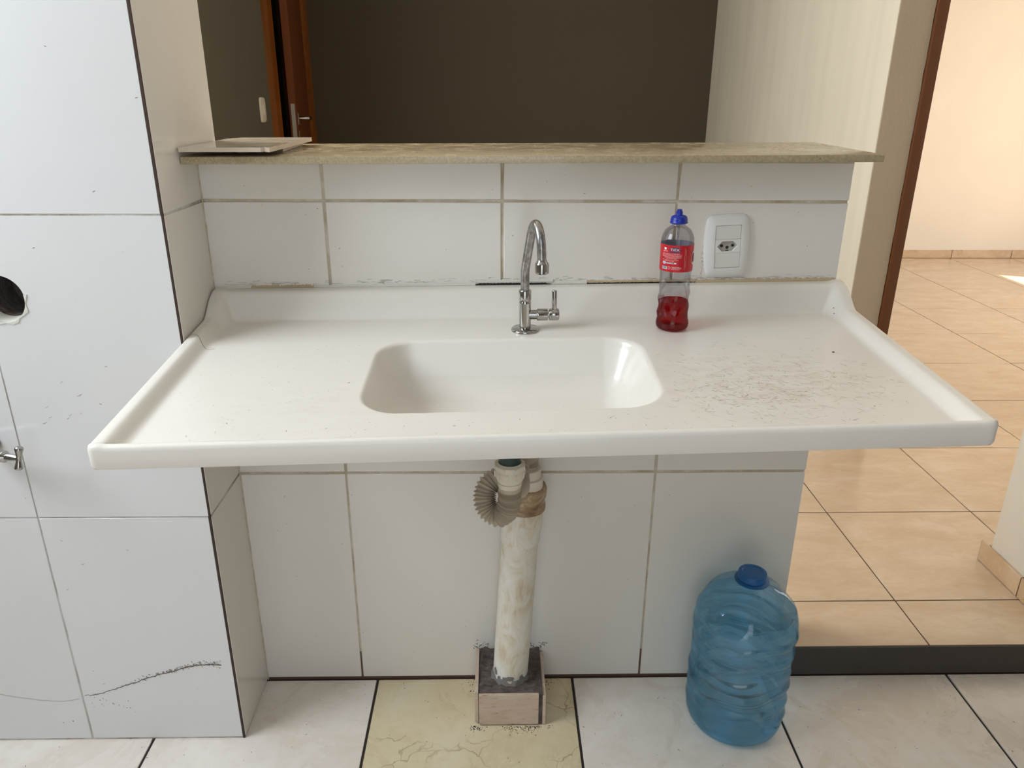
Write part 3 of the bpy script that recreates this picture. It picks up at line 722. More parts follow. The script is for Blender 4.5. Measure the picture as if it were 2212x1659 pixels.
scratch_set('dirt_specks', M['scratch'], [(-.35, -.30, .14, .12, 50, .0012, .0045, .0003, .3, 1.2), (.02, -.29, .13, .08, 34, .0012, .004, .0003, 0, 1.2), (.4, -.38, .11, .08, 45, .002, .006, .0003, -.6, .8), (.1, -.48, .3, .02, 26, .0015, .005, .0004, 0, 1)], 0)
parts = [lathe([(.0022, 0), (.0017, .0008)], onsink(.555, -.245, 0), (0, 0, 1), 9), lathe([(.0014, 0), (.001, .0008)], onsink(.625, -.072, 0), (0, 0, 1), 9), lathe([(.0014, 0), (.001, .0008)], onsink(.627, -.062, 0), (0, 0, 1), 9)]
[build('chip', *q_, M['dirt_dark'], sk) for q_ in parts]

# caulk bead between backsplash and tiles, with black strips painting the shade of an open gap
def bead(x0, x1, z0f, z1f, mt, name, y=-.004, th=.003, n=90, jag=.0012):
    V = []; Fc = []
    for k in range(n+1):
        x = x0+(x1-x0)*k/n; a_ = z0f(x)+random.uniform(-jag, jag)*.4; b_ = z1f(x)+random.uniform(-jag, jag); b_ = max(b_, a_+.0004)
        V += [(x, -.0012, a_), (x, y-th*.3, a_), (x, y, (a_+b_)/2), (x, -.0018, b_)]
    for k in range(n):
        for q in range(3): Fc.append((4*k+q, 4*k+q+1, 4*k+q+5, 4*k+q+4))
    return build(name, V, Fc, mt, wb, smooth=True)
def bt(x): return rimz(x, 0)+.0300
taper = lambda x: min(1, abs(x-SX0)/.05, abs(SX1-x)/.05)
bead(SX0+.004, -.05, lambda x: bt(x)-.006*(1-taper(x)), lambda x: bt(x)+.0045, M['caulk'], 'caulk_bead')
bead(-.05, .10, lambda x: bt(x)+.005, lambda x: bt(x)+.011, M['caulk'], 'caulk_bead', n=60)
bead(.10, .165, lambda x: bt(x), lambda x: bt(x)+.008, M['caulk'], 'caulk_bead', n=30)
bead(.165, .375, lambda x: bt(x)+.003, lambda x: bt(x)+.007, M['caulk_y'], 'caulk_bead', n=60)
bead(.375, XR-.004, lambda x: bt(x)-.001, lambda x: bt(x)+.006, M['caulk_y'], 'caulk_bead')
bead(-.48, -.36, lambda x: bt(x)+.001, lambda x: bt(x)+.0055, M['caulk_y'], 'caulk_bead', y=-.0045)
bead(-.058, .098, lambda x: bt(x)-.001, lambda x: bt(x)+.0038*min(1, (x+.062)/.02, (.104-x)/.02), M['black'], 'open_gap', y=-.0030, n=70, jag=.0008)
bead(.150, .385, lambda x: bt(x)-.001, lambda x: bt(x)+.0024*min(1, (x-.145)/.02, (.39-x)/.05), M['black'], 'open_gap', y=-.0030, n=90, jag=.0006)
parts = []
for k in range(200):
    x = random.uniform(SX0+.02, XR-.01); q = Vector((x, -.0022, bt(x)+.007+abs(random.gauss(0, .0035)))); l = random.uniform(.002, .014)
    parts.append(ribbon([q, q+Vector((l*.5, 0, random.gauss(0, .0006))), q+Vector((l, 0, random.gauss(0, .0008)))], random.uniform(.0002, .0006), (0, -1, 0)))
o = joined('caulk_smears', parts, M['scratch_p'], wb); tag(o, kind='stuff')

# ------------------------------------------------------------------ faucet
fx, fy = .0425, -.116; fz = rimz(fx, fy)-.018
fa = empty('faucet', (fx, fy, fz), 'chrome swan-neck faucet standing on the sink deck behind the bowl', 'faucet')
nrm = Vector((-.0162, -.078, 1)).normalized(); nrm = Vector((-.012, -.02, 1)).normalized()
Fp = Vector((fx, fy, fz))
def fp(x, y, z): return Fp + nrm*z + Vector((x, y, 0))
build('base_flange', *lathe([(.0250, 0), (.0255, .001), (.0255, .0035), (.0235, .0055), (.012, .0062)], Fp, nrm, 48), M['chrome'], fa, smooth=True, auto=45)
build('body', *lathe([(.0105, .005), (.0108, .052), (.0108, .054), (.0096, .0555), (.0096, .058)], Fp, nrm, 40), M['chrome'], fa, smooth=True, auto=45)
build('collar', *lathe([(.0098, .0565), (.0112, .0575), (.0112, .0745), (.0104, .0762), (.0085, .0765)], Fp, nrm, 40), M['chrome'], fa, smooth=True, auto=45)
sp = catmull([fp(0, 0, .070), fp(0, 0, .095), fp(.0005, -.0005, .113), fp(.004, -.006, .138), fp(.008, -.012, .165), fp(.0105, -.018, .182), fp(.0145, -.030, .1965), fp(.0185, -.045, .1985), fp(.022, -.058, .189), fp(.0245, -.065, .172), fp(.0255, -.067, .146), fp(.026, -.067, .133)], 10)
build('spout', *tube(sp, .0078, 28), M['chrome_worn'], fa, smooth=True, auto=50)
tip = sp[-1]
build('aerator', *lathe([(.0082, 0.012), (.0096, .008), (.0112, .006), (.0118, .0045), (.0115, -.0105), (.0095, -.012), (.0088, -.010)], tip, (0, 0, 1), 36), M['chrome'], fa, smooth=True, auto=40)
hz = Fp + nrm*.030
ax = Vector((1, 0, .01)).normalized()
build('side_arm', *lathe([(.0085, .006), (.0085, .023)], hz, ax, 32), M['chrome'], fa, smooth=True, auto=45)
build('valve_barrel', *lathe([(.0095, .021), (.0108, .022), (.0108, .040), (.0100, .041)], hz, ax, 36), M['chrome'], fa, smooth=True, auto=45)
hb = build('handle_barrel', *lathe([(.0060, .040), (.0060, .043), (.0100, .0432), (.0108, .044), (.0108, .0595), (.0098, .061), (.006, .0618)], hz, ax, 36), M['chrome'], fa, smooth=True, auto=45)
build('lever', *lathe([(.0045, .006), (.0046, .012), (.0046, .043), (.0040, .0445)], hz+ax*.0525, nrm, 24), M['chrome'], fa, smooth=True, auto=45)

# ------------------------------------------------------------------ detergent bottle
bx_, by_ = .3095, -.118; bz_ = rimz(bx_, by_)-.018
bo = empty('detergent_bottle', (bx_, by_, bz_), 'clear plastic detergent bottle with red liquid, red label and blue cap on the sink deck', 'bottle')
bn = Vector((-.018, -.02, 1)).normalized(); B0 = Vector((bx_, by_, bz_+.0012))
RB = .0272
prof = [(.020, .0), (.0245, .0008), (.0285, .0045), (.0295, .010), (.0290, .0165), (.0278, .020), (.0280, .030), (.0272, .045), (.0270, .055), (.0266, .075), (.0267, .095), (.0270, .104), (.0284, .110), (.0285, .1425), (.0285, .158), (.0280, .165), (.0262, .171), (.0225, .1785), (.0165, .1835), (.0128, .1858), (.0118, .1875), (.0118, .196)]
def crumple(t, h):
    if h < .018 or h > .098: return 1
    k = min(1, (h-.018)/.01)*min(1, (.098-h)/.008)
    return 1 + k*(.030*math.sin(3*t+h*90)*math.sin(h*130+1) + .018*math.sin(7*t-h*220) + .012*math.cos(5*t+h*300))
pr2 = []
for (r0, h0), (r1, h1) in zip(prof, prof[1:]):
    k = max(1, int((h1-h0)/.003)) if h0 >= .016 else 1
    pr2 += [(r0+(r1-r0)*i/k, h0+(h1-h0)*i/k) for i in range(k)]
pr2.append(prof[-1])
o = build('bottle_shell', *lathe(pr2, B0, bn, 64, True, False, crumple), M['clear'], bo, smooth=True)
liq = [(r-.0010, max(h, .0015)) for r, h in pr2 if h <= .0515]; liq.append((liq[-1][0], .0525))
build('liquid', *lathe(liq, B0, bn, 64, True, True, crumple), M['red_liquid'], bo, smooth=True, auto=50)
build('dip_tube', *lathe([(.0022, .150), (.0022, .192)], B0, bn, 12), M['clear'], bo, smooth=True)
cap_ = build('cap', *lathe([(.0125, .1905), (.0150, .1905), (.0155, .1920), (.0146, .1935), (.0146, .1975), (.0132, .2015), (.0100, .2035), (.0060, .2042), (.0056, .2055), (.0056, .2100), (.0044, .2108), (.0044, .2130), (.0036, .2138)], B0, bn, 40), M['cap_blue'], bo, smooth=True, auto=40)
# label: a sleeve, with its print on top
RL = .0289; Z0, Z1 = .1000, .1465
def lframe(r): return lambda ang, z: B0 + bn*(z+.0095) + r*(Vector((math.sin(ang), -math.cos(ang), 0)))
def cyl_patch(a0, a1, z0, z1, r, n=40):
    f = lframe(r); V = []; Fc = []
    for k in range(n+1):
        t = a0+(a1-a0)*k/n; V += [f(t, z0), f(t, z1)]
    for k in range(n): Fc.append((2*k, 2*k+2, 2*k+3, 2*k+1))
    return V, Fc
build('label_back', *cyl_patch(-math.pi, math.pi, Z0, Z1, RL-.00025, 72), M['label_inner'], bo, smooth=True)
lbl = build('label', *cyl_patch(-math.pi, math.pi, Z0, Z1, RL, 72), M['label_red'], bo, smooth=True)
U0 = -.0150; KU = 1.45
def uu(u): return U0 + (u-U0)*KU
def lp_rect(u0, u1, v0, v1, r=None): # u in metres along arc from front centre, v height
    return cyl_patch(uu(u0)/RL, uu(u1)/RL, v0, v1, r or RL+.00015, max(2, int((u1-u0)/.0008)))
def text_on(txt, size, u, v, mt, name, parent, fr_, align='CENTER', sx_=1.0):
    cu = bpy.data.curves.new('t', 'FONT'); cu.body = txt; cu.size = size; cu.align_x = align; cu.align_y = 'CENTER'; cu.resolution_u = 2
    to = bpy.data.objects.new('t', cu); C.objects.link(to); bpy.context.view_layer.update()
    me = bpy.data.meshes.new_from_object(to.evaluated_get(bpy.context.evaluated_depsgraph_get()))
    V = [fr_(u+p.co.x*sx_, v+p.co.y) for p in me.vertices]; Fc = [tuple(p.vertices) for p in me.polygons]
    bpy.data.objects.remove(to); bpy.data.curves.remove(cu); bpy.data.meshes.remove(me)
    return build(name, V, Fc, mt, parent)
lf_ = lambda off: (lambda u, v: lframe(RL+off)(uu(u)/RL, v))
def blobpoly(cu_, cv_, ru, rv, tail=True, off=.0002, n=36):
    pts = []
    for k in range(n):
        t = 2*math.pi*k/n; s = abs(math.cos(t))**.8*math.copysign(1, math.cos(t)); q = abs(math.sin(t))**.8*math.copysign(1, math.sin(t))
        du, dv = ru*s, rv*q
        if tail and 3.9 < t < 4.35: dv -= rv*.7; du -= ru*.12
        pts.append((cu_+du, cv_+dv))
    f = lf_(off); return [f(cu_, cv_)] + [f(*p) for p in pts], [(0, 1+k, 1+(k+1) % n) for k in range(n)]
U0 = -.0150; KU = 1.45   # the printed block sits left of the side facing the camera
build('logo_bubble', *blobpoly(U0+.0035, .1385, .0068, .0042), M['print_navy'], lbl)
text_on('TiEX', .0060, U0+.0035, .1388, M['print_white'], 'logo_text', lbl, lf_(.0004), sx_=.9)
# little bin symbol and caption
build('bin_symbol', *blobpoly(U0-.0088, .1400, .0018, .0022, False), M['print_white'], lbl)
joined('caption_bar', [lp_rect(U0-.0122, U0-.0052, .1350, .1366)], M['print_pink'], lbl)
# lines of small print as word strips
rr = random.Random(3); words = []
for li, (ua, ub_) in enumerate([(-.0125, .0095), (-.0135, .0125), (-.0135, .0122), (-.0130, .0120), (-.0100, .0115), (-.0070, .0065), (-.0125, .0085), (-.0085, .0030)]):
    v1 = .1325 - li*.0018 - (.0006 if li > 5 else 0); u = ua
    while u < ub_:
        l = rr.uniform(.0010, .0032); words.append(lp_rect(U0+u, U0+min(u+l, ub_), v1-.0009, v1)); u += l+.0004
joined('small_print', words, M['print_pink'], lbl)['kind'] = 'stuff'
joined('notice_pill', [lp_rect(U0-.0105, U0+.0060, .1143, .1166), blobpoly(U0-.0098, .1155, .0022, .0024, False, .00025)], M['print_white'], lbl)
joined('notice_text', [lp_rect(U0-.0070+k*.0028, U0-.0070+k*.0028+.0022, .1150, .1159, RL+.0003) for k in range(4)], M['print_navy'], lbl)
build('drop_symbol', *blobpoly(U0-.0098, .1155, .0008, .0014, False, .0004), M['print_lblue'], lbl)
build('barcode_field', *lp_rect(U0-.0125, U0-.0048, .1040, .1092), M['print_white'], lbl)
joined('barcode', [lp_rect(U0-.0119+k*.00042, U0-.0119+k*.00042+rr.uniform(.0001, .0003), .1048, .1088, RL+.0003) for k in range(15)], M['print_navy'], lbl)
text_on('19 2946-6739', .0026, U0+.0052, .1070, M['print_white'], 'phone_number', lbl, lf_(.0002))
joined('contact_print', [lp_rect(U0-.0002, U0+.0105, .1085, .1094), lp_rect(U0-.0002, U0+.0105, .1044, .1054), lp_rect(U0-.0035, U0-.0015, .1080, .1096), lp_rect(U0-.0033, U0-.0017, .1045, .1060)], M['print_pink'], lbl)
joined('side_print', [lp_rect(U0+.0158, U0+.0162, .104, .142), lp_rect(U0+.0174, U0+.0178, .108, .139)], M['print_pink'], lbl)
build('brand_oval', *blobpoly(.0205, .1230, .0080, .0130, False), M['print_white'], lbl)
text_on('T', .026, .0180, .1235, M['black'], 'brand_letter', lbl, lf_(.0006))

# ------------------------------------------------------------------ power socket
SCx, SCz = .4290, 1.0305; rot = math.radians(3.0)
so_ = empty('power_socket', (SCx, -.0015, SCz), 'white power socket plate on the tiled wall to the right of the bottle', 'socket')
def sfr(x, y, h): return Vector((SCx + x*math.cos(rot) - y*math.sin(rot), -.0016-h, SCz + x*math.sin(rot) + y*math.cos(rot)))
pp = plate_pts(.077, .116, .0052, .010)
V, Fc, n = domed(pp, sfr, [(1, 0), (1, .003), (.97, .0055), (.86, .0080), ((.68, .72), .0098)])
# inner opening 50 x 80
b0 = len(V)
inn = []
for (x, y) in pp:
    k = max(abs(x)/.0245, abs(y)/.0405); inn.append((x/k, y/k))
V += [sfr(x, y, .0098) for x, y in inn] + [sfr(x*.985, y*.99, .0020) for x, y in inn]
for k in range(n):
    Fc.append((4*n+k, 4*n+(k+1) % n, b0+(k+1) % n, b0+k)); Fc.append((b0+k, b0+(k+1) % n, b0+n+(k+1) % n, b0+n+k))
Fc.append(tuple(b0+n+k for k in range(n)))
build('face_plate', V, Fc, M['plastic_white'], so_, smooth=True, auto=35)
def sbox(name, x0, x1, y0, y1, h0, h1, mt, par, bev=.0005):
    V, Fc = boxdata(x0, x1, y0, y1, h0, h1)
    bm = bmesh.new(); vs_ = [bm.verts.new(v) for v in V]
    for f in Fc: bm.faces.new([vs_[i] for i in f])
    bmesh.ops.bevel(bm, geom=list(bm.edges), offset=bev, segments=1, affect='EDGES'); bm.verts.index_update()
    V = [sfr(*v.co) for v in bm.verts]; Fc = [tuple(v.index for v in f.verts) for f in bm.faces]; bm.free()
    return build(name, V, Fc, mt, par)
sbox('blank_module', -.02405, .02405, .0140, .0400, .007, .0088, M['plastic_mod'], so_)
sbox('blank_module', -.02405, .02405, -.0400, -.0115, .007, .0088, M['plastic_mod'], so_)
# socket module with a hexagonal recess
hexo = [(-.0200, .001), (-.0105, .0105), (.0105, .0105), (.0200, .001), (.0105, -.0095), (-.0105, -.0095)]
rect = [(-.0239, .001), (-.0239, .0138), (.0239, .0138), (.0239, .001), (.0239, -.0113), (-.0239, -.0113)]
V = [sfr(x, y, .0092) for x, y in rect] + [sfr(x, y, .0092) for x, y in hexo] + [sfr(x*.93, y*.9, .0045) for x, y in hexo] + [sfr(x, y, .007) for x, y in rect]
Fc = []
for k in range(6):
    q = (k+1) % 6; Fc += [(k, q, 6+q, 6+k), (6+k, 6+q, 12+q, 12+k), (k, 18+k, 18+q, q)]
md_ = build('socket_module', V, Fc, M['plastic_white'], so_)
V = [sfr(x*.93, y*.9, .0046) for x, y in hexo]; V += [sfr(x*.93, y*.9, .0040) for x, y in hexo]
rc = build('socket_recess', V, [tuple(range(6)), tuple(range(11, 5, -1))]+[(k, (k+1) % 6, (k+1) % 6+6, k+6) for k in range(6)], M['plastic_grey'], so_)
for (x, y) in ((-.0105, .0015), (.0105, .0015), (0, -.0020)):
    build('pin_hole', *lathe([(.0029, 0), (.0029, .0003)], sfr(x, y, .0047), (0, -1, 0), 18), M['black'], rc)  # black disc painting the dark inside the hole
box_ = sbox('keying_slot', -.003, .003, -.0085, -.0070, .0045, .0052, M['black'], rc, .0001)  # black bar painting the dark of the slot
# grime around the plate
parts = []
for k in range(60):
    x = SCx-.044+random.gauss(0, .0015) if k % 2 else SCx+random.uniform(-.045, .045); z = random.uniform(SCz-.062, SCz+.0) if k % 2 else SCz-.0625+random.gauss(0, .0015)
    q = Vector((x, -.0019, z)); l = random.uniform(.001, .004); parts.append(ribbon([q, q+Vector((l if not k % 2 else 0, 0, l if k % 2 else 0))], random.uniform(.00015, .0004), (0, -1, 0)))
o = joined('grime_marks', parts, M['scratch_b'], so_); tag(o, kind='stuff')

# ------------------------------------------------------------------ drain: valve, corrugated hose
dx_, dy_ = .0125, -.300
dh = empty('drain_hose', (dx_, dy_, .60), 'beige corrugated drain hose looped below the sink bowl', 'hose')
zt = rimz(dx_, dy_)-.018-.094
bf = rimz(dx_, dy_)+hgt(dx_, dy_)
build('drain_valve', *lathe([(.030, .006), (.030, -.006), (.021, -.010), (.0175, -.075)], (dx_, dy_, zt-.010), (0, 0, 1), 36), M['valve'], dh, smooth=True, auto=40)
st = build('strainer', *lathe([(.0340, -.001), (.0345, .0008), (.0335, .0020), (.0290, .0026), (.0250, .0012), (.0010, .0012)], (dx_, dy_, bf), (-.012, -.078, 1), 48), M['chrome'], sk, smooth=True, auto=40)
for k in range(12):
    t = 2*math.pi*k/12; rr_ = .0165 if k % 2 else .0095
    build('drain_hole', *lathe([(.0018, 0), (.0018, .0003)], (dx_+rr_*math.cos(t), dy_+rr_*math.sin(t), bf+.0013+.078*rr_*math.sin(t)), (-.012, -.078, 1), 10), M['black'], st)  # black disc in place of the shade inside each strainer hole
NZ = .729
def rib(t, h): return 1
nut = build('union_nut', *lathe([(.0195, -.004), (.0225, -.006), (.0255, -.0075), (.0258, -.0150), (.0245, -.0160), (.0245, -.0175), (.0252, -.0185), (.0252, -.0300), (.0225, -.0365), (.0205, -.0400)], (dx_, dy_, NZ), (0, 0, 1), 48, False, False), M['pvc_clean'], dh, smooth=True, auto=40)
for k in range(10):
    t = 2*math.pi*k/10+.15; c0 = Vector((dx_+.0258*math.cos(t), dy_+.0258*math.sin(t), NZ)); rd = Vector((math.cos(t), math.sin(t), 0)); tg = Vector((-math.sin(t), math.cos(t), 0))
    V = [c0+rd*r+tg*s+Vector((0, 0, z)) for z in (-.030, -.0185) for (r, s) in ((-.002, -.0012), (.0009, -.0012), (.0009, .0012), (-.002, .0012))]
    build('grip_rib', V, boxdata(0, 1, 0, 1, 0, 1)[1], M['pvc_clean'], nut)
    V = [v+Vector((0, 0, .0125)) for v in V[:4]] + [v+Vector((0, 0, .0085)) for v in V[4:]]
for k in range(8):
    t = 2*math.pi*k/8+.4; c0 = Vector((dx_+.0260*math.cos(t), dy_+.0260*math.sin(t), NZ)); rd = Vector((math.cos(t), math.sin(t), 0)); tg = Vector((-math.sin(t), math.cos(t), 0))
    V = [c0+rd*r+tg*s+Vector((0, 0, z)) for z in (-.0145, -.008) for (r, s) in ((-.002, -.0012), (.0009, -.0012), (.0009, .0012), (-.002, .0012))]
    build('grip_rib', V, boxdata(0, 1, 0, 1, 0, 1)[1], M['pvc_clean'], nut)
build('tailpiece', *lathe([(.0205, -.040), (.0215, -.0405), (.0208, -.0445), (.0200, -.0455), (.0200, -.0495), (.0190, -.0505), (.0190, -.058)], (dx_, dy_, NZ), (0, 0, 1), 40), M['pvc_clean'], dh, smooth=True, auto=40)
PXc, PYc = .052, -.088        # pipe mouth
hp = catmull([(dx_, dy_, NZ-.048), (dx_, dy_, NZ-.066), (dx_-.0005, dy_+.001, NZ-.082), (dx_-.006, dy_+.003, NZ-.101), (dx_-.020, dy_+.008, NZ-.113), (dx_-.036, dy_+.014, NZ-.106), (dx_-.0435, dy_+.022, NZ-.088), (dx_-.038, dy_+.032, NZ-.068), (dx_-.020, dy_+.042, NZ-.060), (dx_+.002, dy_+.052, NZ-.070), (dx_+.014, dy_+.064, NZ-.090), (dx_+.018, dy_+.084, NZ-.094), (dx_+.018, dy_+.112, NZ-.084), (dx_+.018, dy_+.138, NZ-.066), (dx_+.022, dy_+.160, NZ-.052), (dx_+.031, dy_+.184, NZ-.055), (PXc, PYc-.012, .648), (PXc+.001, PYc, .624), (PXc, PYc, .600)], 24)
hp = resample(hp, .00065)
ph_ = []; acc = 0.0
for i in range(len(hp)):
    L_ = i*.00065; p_ = .0034 if L_ < .036 else (.0034+.0020*min(1, (L_-.036)/.02)); acc += .00065/p_; ph_.append(acc % 1.0)
def hr(i):
    return .0158 + .0052*abs(2*ph_[i]-1)**1.3 if 14 < i < len(hp)-14 else .0192
build('corrugated_hose', *tube(hp, hr, 40, False), M['hose'], dh, smooth=True, auto=50)

# ------------------------------------------------------------------ vertical waste pipe and its plinth
pb, pt_ = Vector((.0195, -.083, .083)), Vector((.040, -.0815, .470))
axp = (pt_-pb).normalized()
pw = empty('waste_pipe', (.02, -.083, .083), 'upright cream waste pipe with brown stains in front of the low wall', 'pipe')
build('pipe', *lathe([(.0385, 0), (.0385, .05), (.0385, .34), (.0385, .375)], pb, axp, 56), M['pvc'], pw, smooth=True, auto=50)
build('pipe_socket', *lathe([(.0387, .350), (.0408, .352), (.0412, .356), (.0412, .384), (.0432, .3855), (.0436, .388), (.0432, .425), (.0400, .432)], pb, axp, 56), M['pvc'], pw, smooth=True, auto=40)
def wav(t, h): return 1 + .02*math.sin(2*t+h*80)
build('coupling', *lathe([(.041, .427), (.0465, .430), (.0475, .440), (.0450, .447), (.0450, .453), (.0478, .459), (.0474, .474), (.0440, .481), (.0340, .485)], pb, axp, 56, True, True, wav), M['pvc_brown'], pw, smooth=True, auto=50)
q0 = Vector((PXc, PYc, .568))
build('reducer', *lathe([(.031, -.006), (.0315, .016), (.0300, .017), (.0270, .018), (.0270, .034), (.0262, .036), (.0235, .0365)], q0, (0, 0, 1), 44), M['pvc_clean'], pw, smooth=True, auto=40)
def rag(t, h): return 1 + .05*math.sin(5*t+1)*math.sin(3*t) + .02*math.sin(13*t)
build('mortar_collar', *lathe([(.043, -.002), (.0405, .006), (.0392, .012), (.0386, .014)], pb, axp, 48, False, False, rag), M['mortar_grey'], pw, smooth=True)
# mortar splashes on the pipe foot
parts = []
for k in range(7):
    t0 = random.uniform(-1.6, 1.1)-math.pi/2+.5; h0 = random.uniform(.008, .030); V = []; n = 14
    f = lambda t, h: pb + axp*h + .0389*Vector((math.cos(t), math.sin(t), 0))
    V.append(f(t0, h0)); w0, h1 = random.uniform(.10, .28), random.uniform(.006, .014)
    for q in range(n): a_ = 2*math.pi*q/n; s = random.uniform(.7, 1.2); V.append(f(t0+w0*s*math.cos(a_), h0+h1*s*math.sin(a_)))
    parts.append((V, [(0, 1+q, 1+(q+1) % n) for q in range(n)]))
o = joined('mortar_splash', parts, M['mortar_grey'], pw); tag(o, kind='stuff')

pl = empty('pipe_plinth', (.02, -.075, 0), 'small square mortar plinth faced with pinkish tile pieces at the foot of the pipe', 'plinth')
x0, x1, y0 = -.0505, .0885, -.143
V = []; Fc = []; n = 22
for j in range(n+1):
    for i in range(n+1):
        x = x0+(x1-x0)*i/n; y = y0+(-.003-y0)*j/n; z = .0845 + (.0025*math.sin(i*1.7+j*.6)*math.sin(j*1.1) + random.uniform(-.0012, .0012))*(0 if j < 2 else 1) + (.006*random.random() if j > n-2 else 0)
        e = min(i, n-i)
        if 2 <= e <= 3 and 4 < j < n-2: z -= .0022
        V.append((x, y, z))
for j in range(n):
    for i in range(n): Fc.append((j*(n+1)+i, j*(n+1)+i+1, (j+1)*(n+1)+i+1, (j+1)*(n+1)+i))
bo_ = [i for i in range(n+1)] + [j*(n+1)+n for j in range(1, n+1)] + [n*(n+1)+i for i in range(n-1, -1, -1)] + [j*(n+1) for j in range(n-1, 0, -1)]
lo = len(V); V += [(V[b_][0], V[b_][1], .0) for b_ in bo_]
for k in range(len(bo_)): Fc.append((bo_[k], bo_[(k+1) % len(bo_)], lo+(k+1) % len(bo_), lo+k))
build('mortar_core', V, Fc, M['mortar'], pl, smooth=True, auto=40)
box('tile_piece', x0+.0008, x1-.008, y0-.0075, y0-.0002, .003, .0848, M['tile_piece'], pl, bev=.0006, seg=1)
box('tile_piece', x0-.0080, x0-.0004, y0-.001, -.006, .004, .0885, M['tile_piece'], pl, bev=.0006, seg=1)
box('tile_piece', x1+.0005, x1+.0075, y0-.006, -.006, .002, .0800, M['tile_piece'], pl, bev=.0006, seg=1)
box('mortar_strip', x1-.0075, x1+.0002, y0-.004, y0+.002, .001, .0846, M['mortar'], pl)
parts = []
for k in range(240):
    side = random.random()
    if side < .55: x = random.gauss(.055, .028); y = -.152-abs(random.gauss(0, .009))
    elif side < .75: x = random.gauss(-.055, .008); y = -.150-abs(random.gauss(0, .008))
    else: x = random.choice((-.066, .107))+random.gauss(0, .01); y = -random.uniform(.005, .05)
    s = random.uniform(.0004, .0015); parts.append(lathe([(s, 0), (s*.6, s*.7)], (x, y, 0), (0, 0, 1), 5))
o = joined('mortar_crumbs', parts, M['dirt_dark'], fl); tag(o, kind='stuff')
parts = []
for k in range(70):   # smears on the wall round the plinth head
    x = random.choice((x0-.004, x1+.006, x0+.015, x1-.02))+random.gauss(0, .008); z = .092+random.gauss(0, .006)
    q = Vector((x, -.0022, z)); a_ = random.uniform(.2, 2.6); l = random.uniform(.001, .005); parts.append(ribbon([q, q+Vector((l*math.cos(a_), 0, l*math.sin(a_)))], random.uniform(.0003, .0010), (0, -1, 0)))
o = joined('mortar_smears', parts, M['mortar'], wb); tag(o, kind='stuff')
parts = []
for k in range(60):
    q = Vector((random.uniform(-.5, .62), -.0021, random.choice((random.uniform(.02, .5), random.uniform(.97, 1.17))))); a_ = random.uniform(0, 3.1); l = random.uniform(.0008, .0035)
    parts.append(ribbon([q, q+Vector((l*math.cos(a_), 0, l*math.sin(a_)))], random.uniform(.0002, .0005), (0, -1, 0)))
o = joined('dirt_specks', parts, M['scratch'], wb); tag(o, kind='stuff')
parts = []
for k in range(130):
    q = Vector((random.uniform(-1, 1.3), random.uniform(-.29, -.02), .0004)); a_ = random.uniform(0, 3.1); l = random.uniform(.0008, .005)
    parts.append(ribbon([q, q+Vector((l*math.cos(a_), l*math.sin(a_), 0))], random.uniform(.0003, .0008), (0, 0, 1)))
o = joined('floor_debris', parts, M['scratch'], fl); tag(o, kind='stuff')
# dark joint at the foot of the wall and step
box('base_joint', XL+.002, 1.34, -.0060, -.0020, -.0034, -.0006, M['grout_dark'], fl)
box('base_joint', -1.85, XL, PY-.004, PY+.001, -.0034, -.0004, M['grout_dark'], fl)

# ------------------------------------------------------------------ big blue water jug
jx, jy = .5130, -.1330
jg = empty('water_jug', (jx, jy, 0), 'large ribbed translucent blue water jug with a blue screw cap on the floor', 'jug')
J0 = Vector((jx, jy, .0005)); jn = Vector((.012, .012, 1)).normalized()
jp = [(.060, .004), (.072, .0005), (.086, .004), (.096, .012), (.1015, .026), (.1035, .045), (.1035, .06)]
jp += [(.1035, h/1000) for h in range(66, 276, 6)] + [(.1030, .280), (.1010, .290), (.0965, .302), (.0890, .316), (.078, .330), (.064, .343), (.049, .353), (.038, .359), (.0315, .362)]
def sqf(t, h):
    k = 1 if .05 < h < .29 else .6
    s = 1 + k*.035*(abs(math.cos(2*(t+.5)))**1.0-.5)            # slightly squared body
    if .045 < h < .288:
        e = min(1, (h-.045)/.02)*min(1, (.288-h)/.02)
        wv = h*2*math.pi/.040 + 1.5*math.sin(2*t+.6) + .6*math.sin(5*t+h*25)
        s += e*.024*(max(-.35, math.sin(wv))) + e*.010*math.sin(4*t+h*60)
        s -= .035*e*math.exp(-((h-.165)/.02)**2)*(.5+.5*math.cos(2*t))
    if h > .288 and h < .35: s += .030*math.cos(8*(t+.2))*math.sin((h-.288)/.062*math.pi)
    return s
pr3 = []
for (r0, h0), (r1, h1) in zip(jp, jp[1:]):
    k = 2; pr3 += [(r0+(r1-r0)*i/k, h0+(h1-h0)*i/k) for i in range(k)]
pr3.append(jp[-1])
M['jug_shell'] = m_film('blue_pet_film', (0.80, 0.92, 0.98), 0.05, 0.03)
build('jug_body', *lathe(pr3, J0, jn, 112, True, True, sqf), M['jug_shell'], jg, smooth=True)
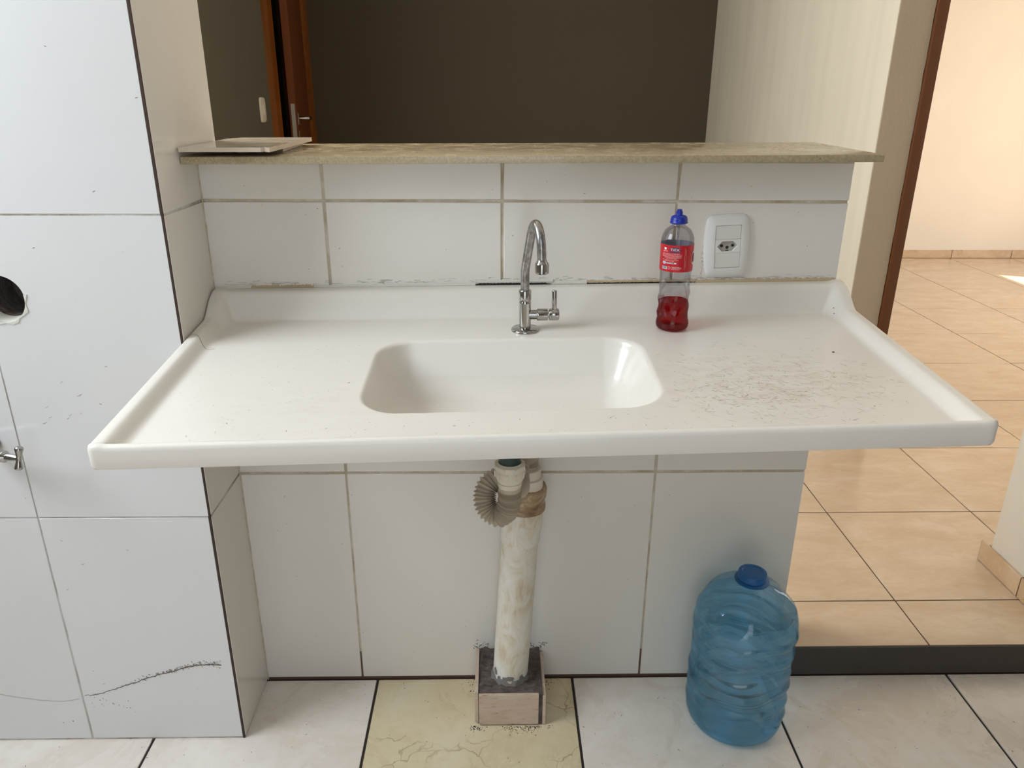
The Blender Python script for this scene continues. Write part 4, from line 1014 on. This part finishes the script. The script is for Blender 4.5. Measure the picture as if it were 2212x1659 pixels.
wt = [(r_*.985, h_+.0012) for r_, h_ in pr3 if h_ <= .304]
build('water', *lathe(wt, J0, jn, 112, True, True, sqf), M['jug_body'], jg, smooth=True, auto=60)
build('neck_ring', *lathe([(.030, .3605), (.0345, .3615), (.0350, .3640), (.031, .3655), (.0285, .3665)], J0, jn, 44), M['jug_cap'], jg, smooth=True, auto=45)
build('cap', *lathe([(.0275, .3660), (.0290, .3668), (.0292, .3790), (.0280, .3815), (.0215, .3822), (.0205, .3812), (.001, .3812)], J0, jn, 44), M['jug_cap'], jg, smooth=True, auto=40)

# ------------------------------------------------------------------ small wall tap on the left
tp = empty('wall_tap', (-.93, PY, .70), 'small chrome tap with a T-shaped handle on the tiled wall at the left edge', 'tap')
T0 = Vector((-.931, PY, .703)); tax = Vector((.93, -.36, .02)).normalized()
build('tap_flange', *lathe([(.022, 0), (.022, .003), (.014, .007)], (-.931, PY, .703), (0, -1, 0), 32), M['chrome'], tp, smooth=True, auto=40)
build('tap_body', *lathe([(.009, .003), (.009, .045), (.008, .052)], (-.931, PY, .703), (0, -1, 0), 24), M['chrome'], tp, smooth=True, auto=40)
h0 = Vector((-.931, PY-.040, .703)); hax = Vector((1, -.28, .03)).normalized()
build('bonnet', *lathe([(.012, -.006), (.0125, .040), (.0125, .052), (.009, .055), (.0105, .060), (.0105, .066), (.0065, .070)], h0, hax, 24), M['chrome'], tp, smooth=True, auto=40)
build('stem', *lathe([(.0060, .066), (.0066, .080), (.0050, .094)], h0, hax, 20), M['chrome'], tp, smooth=True, auto=40)
hc = h0 + hax*.096
ta = Vector((.16, .12, 1)).normalized()
path = [hc+ta*t for t in (-.0220, -.0215, -.020, -.017, -.0125, -.0055, 0, .0055, .0125, .017, .020, .0215, .0220)]
rad = [.001, .0045, .0066, .0074, .0062, .0048, .0046, .0048, .0062, .0074, .0066, .0045, .001]
build('tee_handle', *tube(path, lambda i: rad[i], 24), M['chrome'], tp, smooth=True, auto=80)
print('objects', len(bpy.data.objects))
